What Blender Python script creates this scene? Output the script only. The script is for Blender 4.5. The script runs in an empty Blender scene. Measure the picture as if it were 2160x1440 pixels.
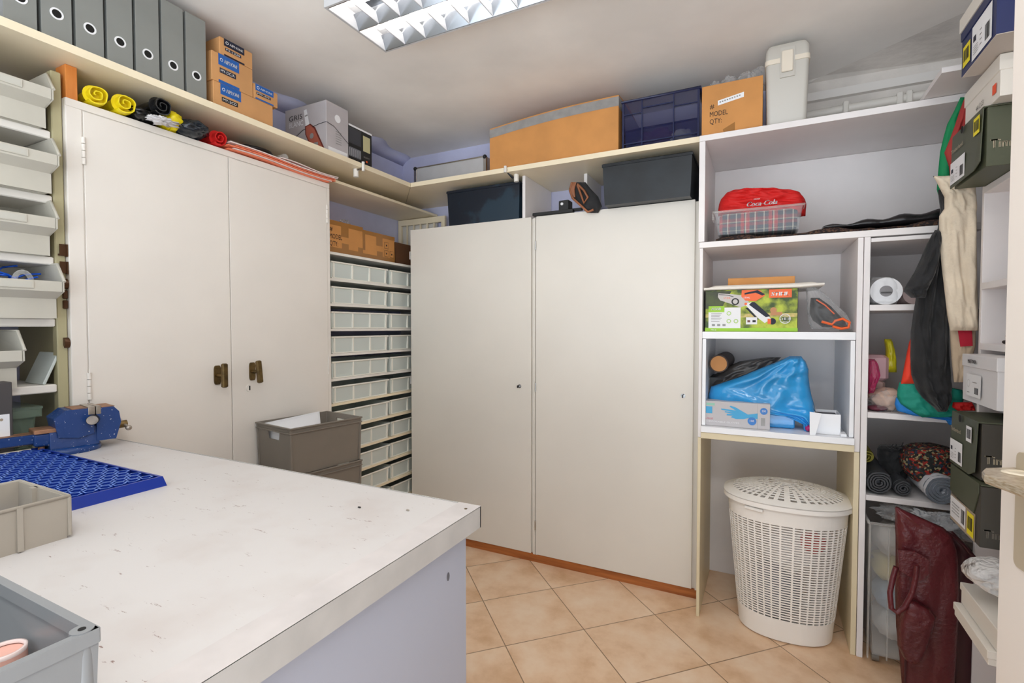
import bpy, math, random
from mathutils import Vector, Matrix, noise
random.seed(7)
PI = math.pi
sc = bpy.context.scene
COL = sc.collection
# ---------------------------------------------------------------- camera
EYE = Vector((0, 0, 1.35)); TH = math.radians(26.7); PT = math.atan(30 / 1055)
FW = Vector((-math.sin(TH) * math.cos(PT), math.cos(TH) * math.cos(PT), -math.sin(PT)))
RT = Vector((math.cos(TH), math.sin(TH), 0)); UP = RT.cross(FW)
cam = bpy.data.cameras.new('camera'); cam_o = bpy.data.objects.new('camera', cam); COL.objects.link(cam_o)
cam.sensor_width = 36; cam.lens = 1055 * 36 / 2160; cam.clip_start = .02
cam_o.matrix_world = Matrix(((RT.x, UP.x, -FW.x, EYE.x), (RT.y, UP.y, -FW.y, EYE.y), (RT.z, UP.z, -FW.z, EYE.z), (0, 0, 0, 1)))
sc.camera = cam_o
# ---------------------------------------------------------------- world, light, exposure
sc.view_settings.view_transform = 'Standard'; sc.view_settings.look = 'None'
sc.view_settings.exposure = 0.06; sc.view_settings.gamma = 1; sc.view_settings.use_curve_mapping = False
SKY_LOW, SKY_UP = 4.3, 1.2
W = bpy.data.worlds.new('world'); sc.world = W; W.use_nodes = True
_n = W.node_tree; _bg = _n.nodes['Background']      # daylight through the open side behind the camera: sky above, lower half brightened to light the ceiling
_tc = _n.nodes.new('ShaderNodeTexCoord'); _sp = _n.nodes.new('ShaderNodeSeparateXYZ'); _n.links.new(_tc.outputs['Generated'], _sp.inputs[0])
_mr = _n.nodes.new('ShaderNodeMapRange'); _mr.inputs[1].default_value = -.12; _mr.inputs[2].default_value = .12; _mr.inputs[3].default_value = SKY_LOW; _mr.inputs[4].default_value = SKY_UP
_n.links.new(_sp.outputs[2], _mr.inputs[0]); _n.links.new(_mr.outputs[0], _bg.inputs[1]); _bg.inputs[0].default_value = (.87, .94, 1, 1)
sc.cycles.max_bounces = 10; sc.cycles.diffuse_bounces = 5; sc.cycles.transparent_max_bounces = 16
TUBE = 18.0
def area(name, loc, size, sy, power, col):
    l = bpy.data.lights.new(name, 'AREA'); l.shape = 'RECTANGLE'; l.size = size; l.size_y = sy; l.energy = power; l.color = col
    o = bpy.data.objects.new(name, l); COL.objects.link(o); o.location = loc; return o
area('unseen_fill_light', (.3, -.25, 2.495), 1.2, .28, 19, (1, .98, .96))  # unseen area light added behind the camera to brighten the low right side

# ---------------------------------------------------------------- materials
def lin(c):
    return tuple(((x / 255) / 12.92 if x / 255 <= .04045 else ((x / 255 + .055) / 1.055) ** 2.4) for x in c) + (1,)
MATS = {}
def mat(name, rgb, rough=.5, metal=0, var=0, vscale=8, bump=0, bscale=60, rgb2=None, coat=0, emit=0, trans=0, aniso=None, thresh=None, sheen=0):
    if name in MATS: return MATS[name]
    m = bpy.data.materials.new(name); m.use_nodes = True; nt = m.node_tree; b = nt.nodes['Principled BSDF']
    b.inputs['Base Color'].default_value = lin(rgb); b.inputs['Roughness'].default_value = rough; b.inputs['Metallic'].default_value = metal
    b.inputs['Coat Weight'].default_value = coat
    if sheen: b.inputs['Sheen Weight'].default_value = sheen
    if trans: b.inputs['Transmission Weight'].default_value = trans
    if emit: b.inputs['Emission Color'].default_value = lin(rgb); b.inputs['Emission Strength'].default_value = emit
    tc = nt.nodes.new('ShaderNodeTexCoord'); mp = nt.nodes.new('ShaderNodeMapping'); nt.links.new(tc.outputs['Object'], mp.inputs[0])
    if aniso: mp.inputs['Scale'].default_value = aniso
    if var or rgb2:
        n = nt.nodes.new('ShaderNodeTexNoise'); n.inputs['Scale'].default_value = vscale; n.inputs['Detail'].default_value = 5
        nt.links.new(mp.outputs[0], n.inputs[0])
        r = nt.nodes.new('ShaderNodeValToRGB'); nt.links.new(n.outputs['Fac'], r.inputs[0]); nt.links.new(r.outputs[0], b.inputs['Base Color'])
        if rgb2:
            a, c = rgb, rgb2
        else:
            a = tuple(max(0, x * (1 - var)) for x in rgb); c = tuple(min(255, x * (1 + var * .5)) for x in rgb)
        t = thresh or (.35, .65)
        r.color_ramp.elements[0].position = t[0]; r.color_ramp.elements[1].position = t[1]
        r.color_ramp.elements[0].color = lin(a); r.color_ramp.elements[1].color = lin(c)
    if bump:
        n2 = nt.nodes.new('ShaderNodeTexNoise'); n2.inputs['Scale'].default_value = bscale; n2.inputs['Detail'].default_value = 4
        nt.links.new(mp.outputs[0], n2.inputs[0])
        bp = nt.nodes.new('ShaderNodeBump'); bp.inputs['Strength'].default_value = bump; bp.inputs['Distance'].default_value = .01
        nt.links.new(n2.outputs['Fac'], bp.inputs['Height']); nt.links.new(bp.outputs[0], b.inputs['Normal'])
    MATS[name] = m; return m
def clear(name, rgb, alpha=.25, rough=.08, bump=.0):
    if name in MATS: return MATS[name]
    m = bpy.data.materials.new(name); m.use_nodes = True; nt = m.node_tree; b = nt.nodes['Principled BSDF']; out = nt.nodes['Material Output']
    b.inputs['Base Color'].default_value = lin(rgb); b.inputs['Roughness'].default_value = rough; b.inputs['Specular IOR Level'].default_value = .8
    t = nt.nodes.new('ShaderNodeBsdfTransparent'); mx = nt.nodes.new('ShaderNodeMixShader')
    lw = nt.nodes.new('ShaderNodeLayerWeight'); lw.inputs[0].default_value = .35
    ma = nt.nodes.new('ShaderNodeMath'); ma.operation = 'MULTIPLY_ADD'; ma.inputs[1].default_value = .5; ma.inputs[2].default_value = alpha; ma.use_clamp = True
    nt.links.new(lw.outputs['Facing'], ma.inputs[0]); nt.links.new(ma.outputs[0], mx.inputs[0])
    nt.links.new(t.outputs[0], mx.inputs[1]); nt.links.new(b.outputs[0], mx.inputs[2]); nt.links.new(mx.outputs[0], out.inputs[0])
    if bump:
        n2 = nt.nodes.new('ShaderNodeTexNoise'); n2.inputs['Scale'].default_value = 18; n2.inputs['Distortion'].default_value = 2
        bp = nt.nodes.new('ShaderNodeBump'); bp.inputs['Strength'].default_value = bump; bp.inputs['Distance'].default_value = .03
        tc = nt.nodes.new('ShaderNodeTexCoord'); nt.links.new(tc.outputs['Object'], n2.inputs[0])
        nt.links.new(n2.outputs['Fac'], bp.inputs['Height']); nt.links.new(bp.outputs[0], b.inputs['Normal'])
    MATS[name] = m; return m
def plaid(name, cols, scale, dark, ax=(0, 2)):
    m = bpy.data.materials.new(name); m.use_nodes = True; nt = m.node_tree; b = nt.nodes['Principled BSDF']; b.inputs['Roughness'].default_value = .95
    tc = nt.nodes.new('ShaderNodeTexCoord'); sp = nt.nodes.new('ShaderNodeSeparateXYZ'); nt.links.new(tc.outputs['Object'], sp.inputs[0])
    prev = []
    for k in ax:
        mm = nt.nodes.new('ShaderNodeMath'); mm.operation = 'MULTIPLY'; mm.inputs[1].default_value = scale; nt.links.new(sp.outputs[k], mm.inputs[0])
        fr = nt.nodes.new('ShaderNodeMath'); fr.operation = 'FRACT'; nt.links.new(mm.outputs[0], fr.inputs[0])
        r = nt.nodes.new('ShaderNodeValToRGB'); r.color_ramp.interpolation = 'CONSTANT'
        els = r.color_ramp.elements
        els[0].color = lin(dark); els[0].position = 0
        els[1].position = cols[0][0]; els[1].color = lin(cols[0][1])
        for p, c in cols[1:]:
            e = els.new(p); e.color = lin(c)
        nt.links.new(fr.outputs[0], r.inputs[0]); prev.append(r)
    mx = nt.nodes.new('ShaderNodeMix'); mx.data_type = 'RGBA'; mx.inputs[0].default_value = .35
    nt.links.new(prev[0].outputs[0], mx.inputs[6]); nt.links.new(prev[1].outputs[0], mx.inputs[7]); nt.links.new(mx.outputs[2], b.inputs['Base Color'])
    MATS[name] = m; return m
def magic(name, cols, scale):
    m = bpy.data.materials.new(name); m.use_nodes = True; nt = m.node_tree; b = nt.nodes['Principled BSDF']; b.inputs['Roughness'].default_value = .9
    tc = nt.nodes.new('ShaderNodeTexCoord'); v = nt.nodes.new('ShaderNodeTexVoronoi'); v.inputs['Scale'].default_value = scale
    nt.links.new(tc.outputs['Object'], v.inputs[0]); sp = nt.nodes.new('ShaderNodeSeparateColor'); nt.links.new(v.outputs['Color'], sp.inputs[0])
    r = nt.nodes.new('ShaderNodeValToRGB'); r.color_ramp.interpolation = 'CONSTANT'; e = r.color_ramp.elements
    e[0].color = lin(cols[0]); e[1].color = lin(cols[1]); e[1].position = 1 / len(cols)
    for i, c in enumerate(cols[2:]): x = e.new((i + 2) / len(cols)); x.color = lin(c)
    nt.links.new(sp.outputs[0], r.inputs[0]); nt.links.new(r.outputs[0], b.inputs['Base Color'])
    MATS[name] = m; return m

def tile_mat():
    m = bpy.data.materials.new('floor_tiles'); m.use_nodes = True; nt = m.node_tree; b = nt.nodes['Principled BSDF']; L = nt.links.new
    tc = nt.nodes.new('ShaderNodeTexCoord'); sp = nt.nodes.new('ShaderNodeSeparateXYZ'); L(tc.outputs['Object'], sp.inputs[0])
    def mth(op, a, bb=None, cc=None):
        n = nt.nodes.new('ShaderNodeMath'); n.operation = op
        for i, x in enumerate((a, bb, cc)):
            if x is None: continue
            if isinstance(x, (int, float)): n.inputs[i].default_value = x
            else: L(x, n.inputs[i])
        return n.outputs[0]
    s = .368; k = 1 / math.sqrt(2) / s
    p = mth('MULTIPLY_ADD', mth('ADD', sp.outputs[0], sp.outputs[1]), k, 10 - .996 / s)
    q = mth('MULTIPLY_ADD', mth('SUBTRACT', sp.outputs[1], sp.outputs[0]), k, 10 - 1.987 / s)
    def edge(t): return mth('MINIMUM', mth('FRACT', t), mth('SUBTRACT', 1, mth('FRACT', t)))
    d = mth('MINIMUM', edge(p), edge(q)); g = mth('LESS_THAN', d, .0058)
    cx = nt.nodes.new('ShaderNodeCombineXYZ'); L(mth('FLOOR', p), cx.inputs[0]); L(mth('FLOOR', q), cx.inputs[1])
    wn = nt.nodes.new('ShaderNodeTexWhiteNoise'); L(cx.outputs[0], wn.inputs[0])
    va = nt.nodes.new('ShaderNodeVectorMath'); va.operation = 'ADD'; L(tc.outputs['Object'], va.inputs[0]); L(wn.outputs['Color'], va.inputs[1])
    n = nt.nodes.new('ShaderNodeTexNoise'); n.inputs['Scale'].default_value = 5; n.inputs['Detail'].default_value = 6; n.inputs['Roughness'].default_value = .6; L(va.outputs[0], n.inputs[0])
    r = nt.nodes.new('ShaderNodeValToRGB'); L(n.outputs['Fac'], r.inputs[0]); e = r.color_ramp.elements
    e[0].position = .3; e[0].color = lin((208, 166, 126)); e[1].position = .68; e[1].color = lin((238, 212, 184))
    x = e.new(.5); x.color = lin((230, 196, 162))
    mx = nt.nodes.new('ShaderNodeMix'); mx.data_type = 'RGBA'; L(g, mx.inputs[0]); L(r.outputs[0], mx.inputs[6]); mx.inputs[7].default_value = lin((140, 112, 84)); L(mx.outputs[2], b.inputs['Base Color'])
    b.inputs['Roughness'].default_value = .33
    bp = nt.nodes.new('ShaderNodeBump'); bp.inputs['Strength'].default_value = .5; bp.inputs['Distance'].default_value = .003; bp.invert = True; L(g, bp.inputs['Height']); L(bp.outputs[0], b.inputs['Normal'])
    return m
def bench_mat():
    m = bpy.data.materials.new('bench_laminate'); m.use_nodes = True; nt = m.node_tree; b = nt.nodes['Principled BSDF']; L = nt.links.new
    b.inputs['Roughness'].default_value = .45
    tc = nt.nodes.new('ShaderNodeTexCoord'); mp = nt.nodes.new('ShaderNodeMapping'); mp.inputs['Scale'].default_value = (14, 50, 14); mp.inputs['Rotation'].default_value = (0, 0, .3); L(tc.outputs['Object'], mp.inputs[0])
    n = nt.nodes.new('ShaderNodeTexNoise'); n.inputs['Scale'].default_value = 1.6; n.inputs['Detail'].default_value = 8; n.inputs['Roughness'].default_value = .75; L(mp.outputs[0], n.inputs[0])
    r = nt.nodes.new('ShaderNodeValToRGB'); L(n.outputs['Fac'], r.inputs[0]); e = r.color_ramp.elements
    e[0].position = .335; e[0].color = lin((128, 104, 96)); e[1].position = .375; e[1].color = lin((206, 202, 200))
    n2 = nt.nodes.new('ShaderNodeTexNoise'); n2.inputs['Scale'].default_value = 7; n2.inputs['Detail'].default_value = 7; L(tc.outputs['Object'], n2.inputs[0])
    r2 = nt.nodes.new('ShaderNodeValToRGB'); L(n2.outputs['Fac'], r2.inputs[0]); e = r2.color_ramp.elements
    e[0].position = .3; e[0].color = lin((246, 242, 240)); e[1].position = .5; e[1].color = (1, 1, 1, 1)
    mx = nt.nodes.new('ShaderNodeMix'); mx.data_type = 'RGBA'; mx.blend_type = 'MULTIPLY'; mx.inputs[0].default_value = .8
    L(r.outputs[0], mx.inputs[6]); L(r2.outputs[0], mx.inputs[7]); L(mx.outputs[2], b.inputs['Base Color'])
    return m

white = mat('painted_white', (234, 230, 223), .42, var=.02, vscale=3)
cabw = mat('cabinet_enamel', (232, 226, 218), .38, var=.02, vscale=2, bump=.03, bscale=8)
wardw = mat('wardrobe_enamel', (228, 223, 214), .3, var=.015, vscale=2)
mel = mat('white_melamine', (236, 231, 230), .45, var=.02, vscale=4)
melb = mat('bright_melamine', (244, 245, 248), .35)
cream = mat('cream_shelf', (244, 230, 200), .38, var=.03, vscale=3)
beige = mat('beige_melamine', (226, 212, 178), .45)
wallm = mat('wall_paint', (206, 208, 236), .9, var=.05, vscale=3, bump=.15, bscale=14)
wallw = mat('wall_white', (214, 206, 200), .9, var=.04, vscale=3, bump=.15, bscale=14)
ceilm = mat('ceiling_plaster', (244, 240, 235), .95, var=.05, vscale=1.6, bump=.25, bscale=7)
batten = mat('batten_paint', (232, 228, 224), .6)
plast = mat('old_plaster', (224, 218, 212), .95, var=.08, vscale=5, bump=.8, bscale=9)
wood = mat('plinth_wood', (150, 84, 38), .5, rgb2=(186, 112, 56), vscale=4, aniso=(1, 12, 12), bump=.1)
orangew = mat('orange_wood', (206, 120, 50), .5, rgb2=(222, 140, 66), vscale=6, aniso=(6, 6, 1))
black = mat('black_plastic', (24, 24, 26), .45)
dark = mat('dark_gap', (20, 18, 16), .9)
binder_m = mat('binder_grey', (136, 138, 134), .38, var=.03, vscale=6, bump=.05, bscale=20)
chrome = mat('chrome', (200, 200, 200), .2, metal=1)
alu = mat('aluminium', (206, 206, 208), .4, metal=.35, var=.03)
brass = mat('aged_brass', (112, 92, 58), .42, metal=.85, var=.25, vscale=30)
card = mat('cardboard', (206, 152, 98), .75, var=.05, vscale=6, bump=.06, bscale=40)
card2 = mat('cardboard_orange', (204, 142, 78), .7, var=.05, vscale=6)
cardd = mat('cardboard_dark', (96, 62, 36), .8)
tape = mat('brown_tape', (158, 108, 52), .3)
gtape = mat('grey_tape', (150, 148, 146), .3, var=.06, vscale=20)
inkb = mat('ink_black', (30, 28, 28), .6)
inkn = mat('ink_navy', (18, 24, 48), .6)
inkblue = mat('ink_blue', (28, 92, 170), .5)
paper = mat('paper_white', (236, 236, 238), .7)
greyp = mat('crate_grey', (122, 114, 104), .42, var=.02, bump=.04, bscale=50)
greybin = mat('bin_grey', (168, 160, 148), .45, var=.02)
nearg = mat('near_crate_grey', (134, 136, 138), .38, var=.02)
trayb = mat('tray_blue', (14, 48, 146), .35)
rackm = mat('rack_olive', (176, 168, 132), .5)
binw = mat('bin_cream', (198, 194, 182), .42, var=.02)
drawm = mat('drawer_plastic', (204, 212, 208), .4)
drib = mat('drawer_rib', (240, 238, 228), .4)
yel = mat('yellow_plastic', (236, 214, 20), .4, bump=.5, bscale=25)
red = mat('red_cloth', (206, 22, 20), .7, bump=.25, bscale=40)
navy = mat('navy_plastic', (38, 44, 78), .25)
metalb = mat('box_black_steel', (12, 15, 19), .42, rgb2=(26, 32, 38), vscale=7, bump=.5, bscale=5)
metaln = mat('box_blue_steel', (14, 26, 40), .35, rgb2=(30, 52, 68), vscale=5, thresh=(.5, .56))
blackc = mat('black_cloth', (30, 30, 32), .8, var=.2, vscale=10, bump=.35, bscale=30, sheen=.2)
canvas = mat('canvas_cloth', (226, 211, 188), .9, var=.05, vscale=12, bump=.3, bscale=60)
leather = mat('burgundy_leather', (92, 30, 36), .36, var=.12, vscale=5, bump=.3, bscale=90)
leatherd = mat('burgundy_edge', (62, 18, 26), .4)
plw = mat('basket_plastic', (248, 244, 238), .4)
olive = mat('shoebox_olive', (76, 80, 60), .5, var=.04)
oliveb = mat('shoebox_dark', (62, 58, 50), .5)
kraft = mat('kraft_grey', (168, 152, 134), .8)
bluecard = mat('shoebox_blue', (20, 34, 84), .4)
yst = mat('yellow_sticker', (240, 222, 20), .5)
orange = mat('orange_plastic', (236, 96, 24), .4)
bluebag = mat('blue_bag_plastic', (52, 160, 226), .16, var=.08, vscale=6, bump=.6, bscale=9, coat=.3)
clr = clear('clear_film', (236, 238, 240), .07, .08, .5)
clr2 = clear('clear_plastic', (240, 240, 238), .16, .12)
navyclr = clear('navy_clear', (34, 38, 82), .42, .12)
greenclr = clear('green_clear', (150, 170, 150), .32, .1)
viseb = mat('vise_paint', (20, 58, 118), .35, rgb2=(196, 196, 204), vscale=120, thresh=(.66, .69), bump=.15, bscale=40)
visec = mat('vise_chipped', (176, 128, 96), .55, metal=.3, rgb2=(120, 88, 66), vscale=20)
steel = mat('bare_steel', (186, 176, 164), .35, metal=.8, var=.2, vscale=20)
gold = mat('handle_satin', (196, 184, 164), .28, metal=.35, rgb2=(160, 140, 112), vscale=24, aniso=(3, 3, 14))
escut = mat('handle_plate', (196, 182, 158), .35, metal=.3)
doorw = mat('door_paint', (236, 226, 216), .4)
louv = mat('louver_white', (190, 190, 192), .3, coat=.2)
louvm = mat('louver_mirror', (150, 154, 160), .2, metal=.9)

# ---------------------------------------------------------------- pixel helpers used only to read sizes off known planes
def ray(x, y): return FW + RT * ((x - 1080) / 1055) + UP * ((720 - y) / 1055)
def at(x, y, ax, v):
    r = ray(x, y); i = 'XYZ'.index(ax); return EYE + r * ((v - EYE[i]) / r[i])

# ---------------------------------------------------------------- mesh builder
TEXTC = {}
def text_mesh(s):
    if s in TEXTC: return TEXTC[s]
    c = bpy.data.curves.new('t', 'FONT'); c.body = s; c.size = 1; c.resolution_u = 2
    o = bpy.data.objects.new('t', c); COL.objects.link(o); bpy.context.view_layer.update()
    me = bpy.data.meshes.new_from_object(o.evaluated_get(bpy.context.evaluated_depsgraph_get()))
    vs = [v.co.copy() for v in me.vertices]; fs = [tuple(p.vertices) for p in me.polygons]
    bpy.data.objects.remove(o); bpy.data.curves.remove(c); bpy.data.meshes.remove(me)
    x0 = min((v.x for v in vs), default=0); x1 = max((v.x for v in vs), default=1); y1 = max((v.y for v in vs), default=1)
    TEXTC[s] = (vs, fs, x0, x1, y1); return TEXTC[s]
class MB:
    def __init__(s, org=(0, 0, 0)):
        s.v = []; s.f = []; s.mi = []; s.sm = []; s.mats = []; s.org = Vector(org); s.M = Matrix()
    def _m(s, m):
        if m not in s.mats: s.mats.append(m)
        return s.mats.index(m)
    def add(s, vs, fs, m, smooth=False):
        n = len(s.v); k = s._m(m)
        for v in vs: s.v.append((s.M @ Vector(v)) - s.org)
        for f in fs: s.f.append(tuple(n + i for i in f)); s.mi.append(k); s.sm.append(smooth)
    def box(s, x0, x1, y0, y1, z0, z1, m, b=0):
        if b <= 0:
            vs = [(x, y, z) for z in (z0, z1) for y in (y0, y1) for x in (x0, x1)]
            s.add(vs, [(0, 2, 3, 1), (4, 5, 7, 6), (0, 1, 5, 4), (2, 6, 7, 3), (0, 4, 6, 2), (1, 3, 7, 5)], m)
        else:
            def ring(i, z): return [(x0 + b + (0 if 1 else 0) - b + (i if a in (0, 3) else 0), 0, 0) for a in range(4)]
            def oct_(e, z):  # octagon-like chamfered ring
                X0, X1, Y0, Y1 = x0 + e, x1 - e, y0 + e, y1 - e; c = b
                return [(X0 + c, Y0, z), (X1 - c, Y0, z), (X1, Y0 + c, z), (X1, Y1 - c, z), (X1 - c, Y1, z), (X0 + c, Y1, z), (X0, Y1 - c, z), (X0, Y0 + c, z)]
            R = [oct_(b, z0), oct_(0, z0 + b), oct_(0, z1 - b), oct_(b, z1)]
            s.loft(R, m, cap=True)
        return s
    def loft(s, rings, m, cap=True, closed=True, smooth=False):
        n = len(rings[0]); vs = [p for r in rings for p in r]; fs = []
        for i in range(len(rings) - 1):
            for j in range(n if closed else n - 1):
                a = i * n + j; b = i * n + (j + 1) % n; fs.append((a, b, b + n, a + n))
        s.add(vs, fs, m, smooth)
        if cap:
            s.add(rings[0], [tuple(reversed(range(n)))], m); s.add(rings[-1], [tuple(range(n))], m)
    def tub(s, x0, x1, y0, y1, z0, z1, t, m, taper=0, rim=0, rimh=.01):
        def rc(e, z): return [(x0 + e, y0 + e, z), (x1 - e, y0 + e, z), (x1 - e, y1 - e, z), (x0 + e, y1 - e, z)]
        R = [rc(taper, z0)]
        if rim: R += [rc(0, z1 - rimh), rc(-rim, z1 - rimh), rc(-rim, z1)]
        else: R += [rc(0, z1)]
        R += [rc(t, z1), rc(taper + t, z0 + t)]
        s.loft(R, m, cap=True)
    def prism(s, pts, axis, a, b, m):
        def P(p, c):
            return {'X': (c, p[0], p[1]), 'Y': (p[0], c, p[1]), 'Z': (p[0], p[1], c)}[axis]
        ar = sum(pts[i][0] * pts[(i + 1) % len(pts)][1] - pts[(i + 1) % len(pts)][0] * pts[i][1] for i in range(len(pts)))
        if (ar < 0) != (axis == 'Y'): pts = pts[::-1]
        s.loft([[P(p, a) for p in pts], [P(p, b) for p in pts]], m, cap=True)
    def tube(s, pts, r, m, n=8, closed=False, cap=True):
        pts = [Vector(p) for p in pts]; R = []; N = len(pts); up = None
        for i, p in enumerate(pts):
            d = (pts[(i + 1) % N] - pts[i - 1]) if closed else (pts[min(i + 1, N - 1)] - pts[max(i - 1, 0)])
            d.normalize()
            if up is None: up = d.orthogonal().normalized()
            up = (up - d * up.dot(d)).normalized(); w = d.cross(up); rr = r[i] if isinstance(r, (list, tuple)) else r
            R.append([p + (up * math.cos(2 * PI * k / n) + w * math.sin(2 * PI * k / n)) * rr for k in range(n)])
        if closed: R.append(R[0])
        s.loft(R, m, cap=cap and not closed, smooth=True)
    def cyl(s, a, b, r, m, n=24):
        a = Vector(a); b = Vector(b); d = (b - a).normalized(); u = d.orthogonal().normalized(); w = d.cross(u)
        R = [[p + (u * math.cos(2 * PI * k / n) + w * math.sin(2 * PI * k / n)) * r for k in range(n)] for p in (a, b)]
        s.loft(R, m, cap=False, smooth=True); s.add(R[0], [tuple(reversed(range(n)))], m); s.add(R[1], [tuple(range(n))], m)
    def roll(s, a, b, r, m, turns=4, t=.003, endm=None):
        # a rolled sheet: spiral cross section between a and b
        a = Vector(a); b = Vector(b); d = (b - a).normalized(); u = d.orthogonal().normalized(); w = d.cross(u); N = turns * 22
        def sp(off):
            o = []
            for k in range(N + 1):
                f = k / N; rr = r * (.22 + .78 * f) * (1 + .13 * noise.noise(Vector((math.cos(2 * PI * turns * f) * 1.3, math.sin(2 * PI * turns * f) * 1.3, r * 400)))) + off; an = 2 * PI * turns * f
                o.append(u * math.cos(an) * rr + w * math.sin(an) * rr * .92)
            return o
        so, si = sp(0), sp(-t); prof = so + si[::-1]
        A = [a + p for p in prof]; B = [b + p for p in prof]; n = len(prof)
        s.add(A + B, [(i, (i + 1) % n, (i + 1) % n + n, i + n) for i in range(n)], m, True)
        M = N + 1; q = [(i, i + 1, n - 2 - i, n - 1 - i) for i in range(M - 1)]
        s.add(A, q, endm or m); s.add(B, q, endm or m)
        s.add([a + d * .025 + (u * math.cos(2 * PI * k / 20) + w * math.sin(2 * PI * k / 20)) * r * .94 for k in range(20)], [tuple(range(20))], endm or m)
    def lathe(s, prof, c, m, n=32, sx=1, sy=1, smooth=True, cap=True):
        R = [[(c[0] + r * sx * math.cos(2 * PI * k / n), c[1] + r * sy * math.sin(2 * PI * k / n), c[2] + z) for k in range(n)] for r, z in prof]
        s.loft(R, m, cap=cap, smooth=smooth)
    def blob(s, c, r, m, seed=0, amp=.25, fr=3, n=18, flat=None):
        vs = []; c = Vector(c); r = Vector(r)
        for i in range(n + 1):
            for j in range(2 * n):
                th = PI * i / n; ph = PI * j / n
                d = Vector((math.sin(th) * math.cos(ph), math.sin(th) * math.sin(ph), math.cos(th)))
                k = 1 + amp * noise.noise(d * fr + Vector((seed, seed * 2.3, 0))) + amp * .5 * noise.noise(d * fr * 2.7 + Vector((seed, 5, 0)))
                q = Vector((d.x * r.x, d.y * r.y, d.z * r.z)) * k + c
                if flat is not None: q.z = max(q.z, flat)
                vs.append(q)
        fs = [(i * 2 * n + j, (i + 1) * 2 * n + j, (i + 1) * 2 * n + (j + 1) % (2 * n), i * 2 * n + (j + 1) % (2 * n)) for i in range(n) for j in range(2 * n)]
        s.add(vs, fs, m, True)
    def puff(s, rows, plane, val, nrm, th, m, fold=.008, nf=5, seed=0, n=16, sub=4, bulge=1):
        # closed soft body whose outline is a list of (left, right, y) read on a plane of the scene
        rr = []
        for i in range(len(rows) - 1):
            for k in range(sub):
                f = k / sub; rr.append([rows[i][j] * (1 - f) + rows[i + 1][j] * f for j in range(3)])
        rr.append(list(rows[-1])); nrm = Vector(nrm); F = []; B = []; H = len(rr)
        for i, (l, r, y) in enumerate(rr):
            v = i / (H - 1); fr_ = []; bk = []
            for k in range(n + 1):
                u = k / n; p = at(l + (r - l) * u, y, plane, val)
                e = max(0, 1 - (2 * u - 1) ** 4) ** .5 * max(0, 1 - (2 * v - 1) ** 12) ** .5
                w = fold * (.45 * math.sin(u * nf * 2 * PI + seed + 3 * v + 3 * noise.noise(Vector((u * 2, v * 4, seed)))) + 1.9 * noise.noise(Vector((u * 4 + v * 3, v * 9, seed + 9))) + 1.1 * noise.noise(Vector((u * 9 - v * 6, v * 18, seed + 3))))
                fr_.append(p + nrm * (th * .5 * e * bulge + w * e)); bk.append(p - nrm * (th * .5 * e) + nrm * w * e * .3)
            F.append(fr_); B.append(bk)
        R = [f + b[::-1] for f, b in zip(F, B)]
        s.loft(R, m, cap=True, smooth=True)
    def build(s, name, parent=None, bevel=0, solid=0, sub=0, tag=None):
        me = bpy.data.meshes.new(name); me.from_pydata([tuple(v) for v in s.v], [], s.f)
        for m in s.mats: me.materials.append(m)
        me.polygons.foreach_set('material_index', s.mi); me.polygons.foreach_set('use_smooth', s.sm); me.update()
        o = bpy.data.objects.new(name, me); COL.objects.link(o)
        if parent: o.parent = parent
        else: o.location = s.org
        if solid: md = o.modifiers.new('s', 'SOLIDIFY'); md.thickness = solid
        if bevel: md = o.modifiers.new('b', 'BEVEL'); md.width = bevel; md.segments = 2; md.limit_method = 'ANGLE'; md.angle_limit = .7
        if sub: md = o.modifiers.new('u', 'SUBSURF'); md.levels = sub; md.render_levels = sub
        if tag: o['label'] = tag
        return o
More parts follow.
